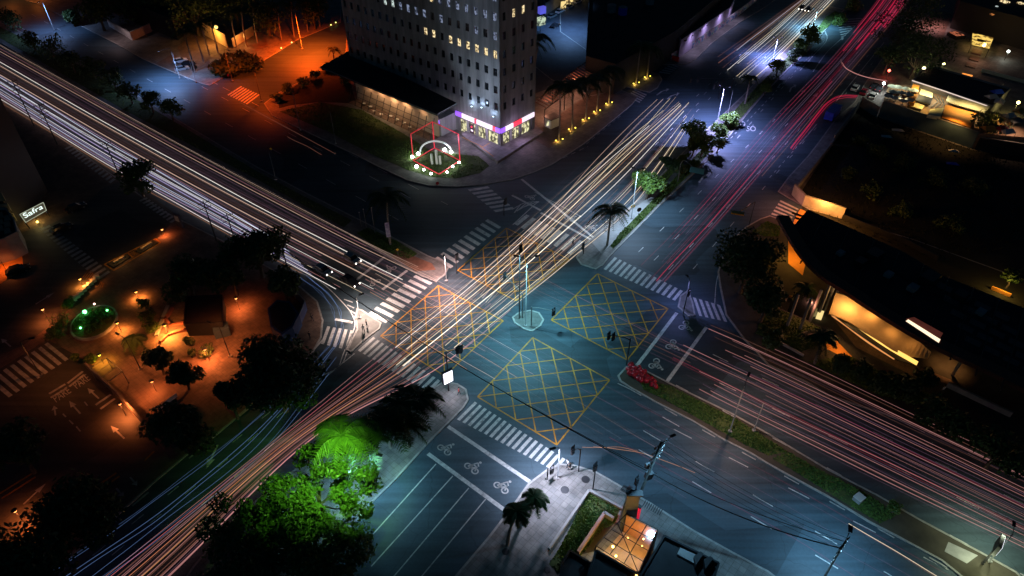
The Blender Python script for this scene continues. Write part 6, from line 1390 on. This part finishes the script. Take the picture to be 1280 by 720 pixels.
utility('e', (296, 308), (288, 268), 'shorter utility pole touching the large kerb tree', arms=2)
utility('f', (366, 360), (354, 305), 'dark utility pole at the kerb bend by the glass fence', arms=1)
up_r = utility('g', (789, 644), (834, 553), 'thick leaning-looking concrete utility pole with transformer clutter by the red sign', thick=.26, arms=4, lean=(.12, 0))
h = TOPS['g'][0].z
MB().box((.3, .3, h*.55), (.9, .7, 1.2), .4).build('transformer', M_DARK, up_r); MB().box((-.4, .2, h*.68), (.6, .5, .7), .2).build('junction_box', M_DARK, up_r); MB().tube([(0, 0, h*.9), (1.2, .6, h+.6)], .05, 5).build('lamp_arm', M_DARK, up_r); MB().box((1.4, .7, h+.6), (.8, .3, .2), .5).build('lamp_head', M_DARK, up_r)
lamp(TOPS['g'][0]+Vector((2.0, 1.4, .3)), (.25, .62, .95), 9000, 'SPOT', 150, .9, .3)
up_h = utility('h', (1030, 722), (1048, 677), 'utility pole leaning out of the bottom edge at the right', arms=4); h = TOPS['h'][0].z
MB().tube([(0, 0, h-.3), (.9, 1.2, h+.4)], .05, 5).build('lamp_arm', M_DARK, up_h); MB().box((1.0, 1.4, h+.4), (.5, .9, .2), -.4).build('lamp_head', M_DARK, up_h)
lamp(TOPS['h'][0]+Vector((1.0, 2.6, .0)), (.3, .64, .95), 6500, 'SPOT', 150, .9, .3)
def cable(a, b2, sag, rr, lb):
    n = 24; pts = [a.lerp(b2, i/n)-Vector((0, 0, sag*4*(i/n)*(1-i/n))) for i in range(n+1)]
    tag(MB().tube(pts, rr, 4).build('power_cable', M_DARK), lb, 'cable', 'overhead power cables')
g0 = Vector((0, 0, 0)); gT = TOPS['g'][0]; fT = TOPS['f'][0]; hT = TOPS['h'][0]
gm = Vector((gT.x, gT.y, 9.5)); fm = Vector((fT.x, fT.y, fT.z-1)); hm = Vector((hT.x, hT.y, hT.z-1.5))
cable(fm, gm, 2.2, .09, 'thick black cable crossing the junction to the thick concrete pole'); cable(fm+Vector((.5, .5, -.8)), gm+Vector((.5, .5, -.5)), 2.6, .06, 'thinner black cable just below the one crossing the junction')
cable(gm, hm, 1.6, .1, 'thick black cable over the lower road between the two right poles'); cable(gm+Vector((.4, .4, .7)), hm+Vector((.4, .4, .8)), 1.2, .05, 'thin cable above the thick one over the lower road')
for k in range(4): 
    o = TOPS['g'][1]*(-1.1+k*.7)
    cable(gT+o-Vector((0, 0, .4)), hT+o-Vector((0, 0, .4)), 1.4, .025, ['first thin wire of four from the top crossarm to the right pole', 'second thin wire of four from the top crossarm to the right pole', 'third thin wire of four from the top crossarm to the right pole', 'outermost thin wire from the top crossarm to the right pole'][k])
for a, b2, lb in (('a', 'b', 'wire between the first two many-armed poles'), ('b', 'c', 'wire from the second pole to the pole by the round tree'), ('c', 'd', 'long wire along the bright trails beside the round tree'), ('d', 'e', 'short wire between the two poles near the large tree'), ('e', 'f', 'wire reaching the pole at the kerb bend')):
    cable(TOPS[a][0]-Vector((0, 0, .5)), TOPS[b2][0]-Vector((0, 0, .5)), .8, .04, lb)

# ------------------------------------------------------------------ unidentified red cluster on the median tip, built as rounded shapes
fp = random.Random(9)
k = 0
for row in range(3):
    for i in range(7 if row < 2 else 4):
        t = i/6.5; x = 788+row*-1.5+t*33+(3 if row == 2 else 0); y = 467-row*5.0+t*17+fp.uniform(-.6, .6) + 2
        q = P(x, y); o = MB()
        for j in range(4): o.ball((q.x+fp.uniform(-.3, .3), q.y+fp.uniform(-.3, .3), .45+fp.uniform(-.1, .25)), .42, 8)
        r = tag(o.build('red_shape', mat('cluster_red', (.5, .01, .025), .35, .3, 3), None, True), 'rounded glossy red object in the cluster on the median tip', 'red object', 'red objects clustered on the median tip'); k += 1
        MB().tube([(q.x-.3, q.y, .95), (q.x+.3, q.y+.1, .98)], .05, 5).build('trim', M_DARK, r)

# ------------------------------------------------------------------ vehicles
def car(x, y, rz, label, m, L=4.3, W_=1.75, h=1.45, lit=False, group=None, van=False, name='parked_car'):
    q = P(x, y); r = empty(name, (q.x, q.y, .0), label, 'car', group, rz)
    pr = [(-.5, .35), (-.5, .75), (-.44, .92), (-.36, .95), (-.2, 1.0), (.22, .98), (.46, .85), (.5, .65), (.5, .35)] if not van else [(-.5, .35), (-.5, 1.2), (.5, 1.2), (.5, .35)]
    b = MB(); n = len(pr); vs = []
    for s in (-1, 1):
        for px_, pz in pr: vs.append((px_*L, s*W_/2*(1 if pz < .8 else .95), pz))
    fs = [tuple(range(n)), tuple(range(2*n-1, n-1, -1))]+[(i, n+i, n+(i+1) % n, (i+1) % n) for i in range(n)]
    b.add(vs, fs).build('body', m, r)
    cb = [(-.4, .93), (-.28, h), (.1, h), (.26, .95)]; vs = []
    for s in (-1, 1):
        for px_, pz in cb: vs.append((px_*L, s*W_/2*(.93 if pz < 1 else .76), pz))
    cab = MB().add(vs, [(0, 1, 2, 3), (7, 6, 5, 4), (0, 4, 5, 1), (1, 5, 6, 2), (2, 6, 7, 3)]).build('cabin_glass', M_PGLASS, r)
    MB().box((-.09*L, 0, h+.02), (L*.36, W_*.74, .05)).build('roof', m, r)
    for sx in (-.31, .31):
        for sy in (-1, 1):
            w_ = MB().tube([(sx*L, sy*(W_/2-.2), .33), (sx*L, sy*(W_/2+.01), .33)], .33, 12).build('wheel', M_TYRE, r); MB().tube([(sx*L, sy*(W_/2), .33), (sx*L, sy*(W_/2+.025), .33)], .19, 10).build('rim', M_GALV, w_)
    for sy in (-1, 1):
        MB().ball((.495*L, sy*W_*.36, .68), .13, 8).build('headlight', emitter('headlamp_on', (1, .9, .75), 9) if lit else M_WHITE, r)
        MB().box((-.5*L, sy*W_*.38, .78), (.06, .28, .14)).build('tail_light', M_RED, r)
        MB().box((.2*L, sy*(W_/2+.05), 1.0), (.2, .16, .12)).build('mirror', m, r)
    return r
CW_ = mat('white_car_paint', (.7, .7, .7), .3, .05, 1); CB_ = mat('black_car_paint', (.02, .02, .025), .2, .1, 1); CR_ = mat('dark_red_car_paint', (.2, .01, .02), .25, .1, 1); CS_ = mat('silver_car_paint', (.35, .4, .42), .3, .05, 1, metal=.5)
av = math.radians(55); bv = math.radians(-39)
car(1068, 112, av, 'white parked car nearest the avenue beside the terrace bar', CW_); car(1079, 117, av, 'dark red parked car next to the white one', CR_); car(1090, 122, av, 'small white car third in the parking row', CW_); car(1092, 110, av, 'black parked car behind the dark red one', CB_); car(1098, 113, av, 'second black parked car by the slim white lamp', CB_)
car(438, 354, bv, 'black car held at the stop line in the bright trails', CB_, lit=True, name='car'); car(404, 340, bv, 'pale silver car blurred in the trails behind the black car', CS_, lit=True, name='car'); car(440, 326, bv, 'grey car on the inner lane among bright headlights', CS_, lit=True, name='car')
car(1010, 14, av-PI, 'distant car with bright headlights at the top of the avenue', CB_, lit=True, name='car'); car(1002, 12, av-PI, 'distant dark car left of the bright headlights', CB_, lit=True, name='car')
for i, (x, y) in enumerate([(228, 88), (236, 82), (226, 78)]): car(x, y, .6, ['pale car nearest the kerb in the palm court', 'middle car in the palm court', 'farthest car in the palm court'][i], (CS_, CB_, CW_)[i])
for i, (x, y, m) in enumerate([(690, 22, CS_), (700, 16, CW_), (712, 10, CS_), (694, 34, CB_), (722, 4, CW_)]): car(x, y, .9, ['silver car at the left of the blue car park', 'white car second in the blue car park', 'silver car in the middle of the blue car park', 'black car nearest the palms in the blue car park', 'white car at the far end of the blue car park'][i], m)
car(78, 288, .9, 'dark car parked near the bank sign', CB_); car(96, 262, .9, 'dark bluish car parked on the service road', CB_); car(24, 340, .6, 'black car standing on the dim road by the orange forecourt', CB_)
# lit low building at the top of the blue car park
r, _p = simple_building('lit_arcade', [(682, 6), (722, -22), (760, -60), (740, -80), (670, -20)], 4, 'row of glowing shop bays at the far side of the blue car park', 'arcade')
for i in range(6):
    a = P(704+i*6, 9-i*4.2, 1.0); MB().box((a.x, a.y-.4, 2.0), (2.2, .3, 2.6), .55).build('shop_bay', litpane('bay_glow', (1.0, .75, .3), (.8, .5, .2), 1.0, .9), r)
q = P(675, 45); r = empty('lit_sign', (q.x, q.y, .13), 'pale lit sign cube hanging at the edge of the tower', 'sign'); MB().tube([(0, 0, 0), (0, 0, 4)], .1, 6).build('post', M_DARK, r); MB().box((0, 0, 5), (3.2, 2, 2.4), .6).build('box', litpane('sign_cube', (.7, .85, .6), (.4, .5, .4), .8, 1.0), r)
q = P(677, 27); r = empty('lit_sign', (q.x, q.y, .13), 'blue and white lit sign above the pale sign cube', 'sign'); MB().tube([(0, 0, 0), (0, 0, 3)], .1, 6).build('post', M_DARK, r); MB().box((0, 0, 4), (2.6, 1.6, 2.4), .6).build('box', emitter('blue_sign', (.15, .15, .9), .6), r)
# blue truck
q = P(1040, 146); tr_ = empty('truck', (q.x, q.y, 0), 'blue box truck parked at the kerb in the red trail swerve', 'truck', rz=math.radians(52))
MB().box((-1.0, 0, 1.75), (6.4, 2.3, 2.3)).build('cargo_box', M_BLUE, tr_); MB().add([(2.3, -1.1, .6), (4.2, -1.1, .6), (4.2, 1.1, .6), (2.3, 1.1, .6), (2.3, -1.05, 2.5), (3.7, -1.05, 2.5), (3.7, 1.05, 2.5), (2.3, 1.05, 2.5)], [(0, 1, 5, 4), (1, 2, 6, 5), (2, 3, 7, 6), (3, 0, 4, 7), (4, 5, 6, 7), (3, 2, 1, 0)]).build('cab', mat('pale_cab', (.3, .35, .6), .4, .1, 1), tr_)
MB().box((-.5, 0, .55), (8.0, 1.0, .25)).build('chassis', M_DARK, tr_); MB().add([(4.12, -.95, 1.5), (4.12, .95, 1.5), (3.82, .95, 2.35), (3.82, -.95, 2.35)], [(0, 1, 2, 3)]).build('windscreen', M_PGLASS, tr_)
for sx in (-3.2, -2.2, 3.1):
    for sy in (-1, 1): w_ = MB().tube([(sx, sy*.85, .5), (sx, sy*1.15, .5)], .5, 14).build('wheel', M_TYRE, tr_); MB().tube([(sx, sy*1.14, .5), (sx, sy*1.17, .5)], .27, 10).build('rim', M_GALV, w_)
for y_ in (-.8, .8): MB().box((4.2, y_, .85), (.08, .35, .2)).build('headlight', M_WHITE, tr_)

# ------------------------------------------------------------------ people
def person(x, y, rz, label, top, legs, stride=.25, z=.13):
    q = P(x, y); r = empty('person', (q.x, q.y, z), label, 'person', rz=rz)
    V = [(0, 0, .95), (0, 0, 1.15), (0, 0, 1.38), (0, 0, 1.5), (0, .02, 1.63), (0, .03, 1.72),
         (-.1, 0, .9), (-.1, stride*.5, .5), (-.1, stride*.75, .08), (-.1, stride+.12, .04), (.1, 0, .9), (.1, -stride*.3, .5), (.1, -stride, .1), (.1, -stride+.14, .04),
         (-.2, 0, 1.4), (-.26, -.05, 1.14), (-.25, .08, .92), (-.25, .12, .84), (.2, 0, 1.4), (.26, -.02, 1.14), (.25, .14, .95), (.25, .18, .87)]
    E = [(0, 1), (1, 2), (2, 3), (3, 4), (4, 5), (0, 6), (6, 7), (7, 8), (8, 9), (0, 10), (10, 11), (11, 12), (12, 13), (2, 14), (14, 15), (15, 16), (16, 17), (2, 18), (18, 19), (19, 20), (20, 21)]
    R = [.14, .13, .16, .06, .105, .09, .1, .07, .045, .04, .1, .07, .045, .04, .07, .045, .035, .035, .07, .045, .035, .035]
    me = bpy.data.meshes.new('body'); me.from_pydata(V, E, []); me.update()
    o = bpy.data.objects.new('tmp', me); COL.objects.link(o); md = o.modifiers.new('skin', 'SKIN')
    for i, sv in enumerate(me.skin_vertices[0].data): sv.radius = (R[i], R[i]*(.8 if i < 3 else 1)); sv.use_root = (i == 0)
    sb = o.modifiers.new('sub', 'SUBSURF'); sb.levels = 1; sb.render_levels = 1
    bpy.context.view_layer.update(); m2 = bpy.data.meshes.new_from_object(o.evaluated_get(bpy.context.evaluated_depsgraph_get())); bpy.data.objects.remove(o)
    for m in (M_SKIN, top, legs): m2.materials.append(m)
    for p in m2.polygons:
        c = p.center; p.use_smooth = True
        p.material_index = 2 if c.z < .96 and abs(c.x) < .2 else (0 if c.z > 1.47 or (abs(c.x) > .2 and c.z < 1.1) else 1)
    b_ = bpy.data.objects.new('body', m2); COL.objects.link(b_); b_.parent = r
    MB().ball((0, .0, 1.72), .115, 10, .9).build('hair', M_HAIR, r, True)
    return r
person(455, 415, .4, 'person in a white shirt waiting on the triangular island', M_WHITEC, M_BLACKC)
person(459, 409, 2.0, 'person in dark clothes next to the white shirt on the island', M_BLACKC, M_BLACKC)
person(712, 588, 1.0, 'person in dark clothes standing at the lower right kerb', M_BLACKC, M_BLACKC); person(709, 584, 2.2, 'person in a white top beside the lower right kerb post', M_WHITEC, M_BLACKC)
person(574, 494, 1.4, 'person in red on the tip of the lower island', M_REDC, M_BLACKC); person(716, 308, .7, 'person walking on the zebra crossing by the planted median', M_BLACKC, M_BLACKC, .35, .01)
person(391, 402, .7, 'person in dark clothes on the pavement by the glass fence', M_BLACKC, M_BLACKC); person(388, 424, 2.7, 'person lower on the pavement by the glass fence', M_BLACKC, M_BLACKC); person(1176, 512-20, .3, 'person in pale clothes below the right building', M_WHITEC, M_BLACKC)

sheet('darkening_sheet', [(349, 136), (347, 122), (372, 106), (404, 88), (432, 72), (440, 112), (446, 130), (400, 128), (365, 132)], mat('darkening_black', (.012, .011, .009), .95, .4, .5), Z1+.008)  # near-black sheet added to keep the overlit pavement dark
for i, (x, y, rp, lb) in enumerate([(345, 122, 8, 'dark shrub at the mouth of the orange side street'), (360, 112, 9, 'dark shrub second along the near kerb of the orange street'), (377, 103, 9, 'dark shrub midway along the near kerb of the orange street'), (394, 94, 8, 'dark shrub close to the hall roof corner'), (412, 84, 7, 'dark shrub beside the small palm of the orange street'), (432, 100, 9, 'dark shrub at the dim end of the glass hall')]):
    tree(x, y, rp, lb, 1.4, n=700, leaf=0.3, seed=230+i, name='shrub', group='shrubs along the orange street')
# ------------------------------------------------------------------ undergrowth of the vacant lot and clutter on the dark roofs
for i, (x, y, rp, lb) in enumerate([(1075, 175, 9, 'low dark thicket near the grey wall of the vacant lot'), (1098, 190, 12, 'low dark thicket below the pale debris'), (1060, 215, 10, 'low dark thicket at the avenue side of the vacant lot'), (1130, 205, 14, 'wide dark thicket in the middle of the vacant lot'),
    (1170, 225, 15, 'wide dark thicket right of the middle of the vacant lot'), (1090, 240, 13, 'dark thicket above the lit corner wall'), (1220, 235, 16, 'dark thicket under the black wall'), (1130, 262, 14, 'dark thicket at the lower side of the vacant lot'), (1190, 280, 15, 'dark thicket beside the curved roof')]):
    tree(x, y, rp, lb, 1.2, n=700, leaf=0.35, seed=200+i, name='shrub', group='undergrowth of the vacant lot')
q_ = random.Random(5)
for x, y, s_ in [(1075, 330, 1.6), (1110, 345, 1.2), (1092, 322, 2.2), (1140, 362, 1.4), (1200, 372, 1.8), (1225, 392, 1.2), (1050, 318, 1.1), (1160, 352, 2.4)]:
    c = P(x, y, 8.0); MB().box((c.x, c.y, 8.0+s_*.3), (s_*1.3, s_, s_*.6), .65).build('roof_vent', M_CONC if s_ < 1.5 else M_DARK, rs)
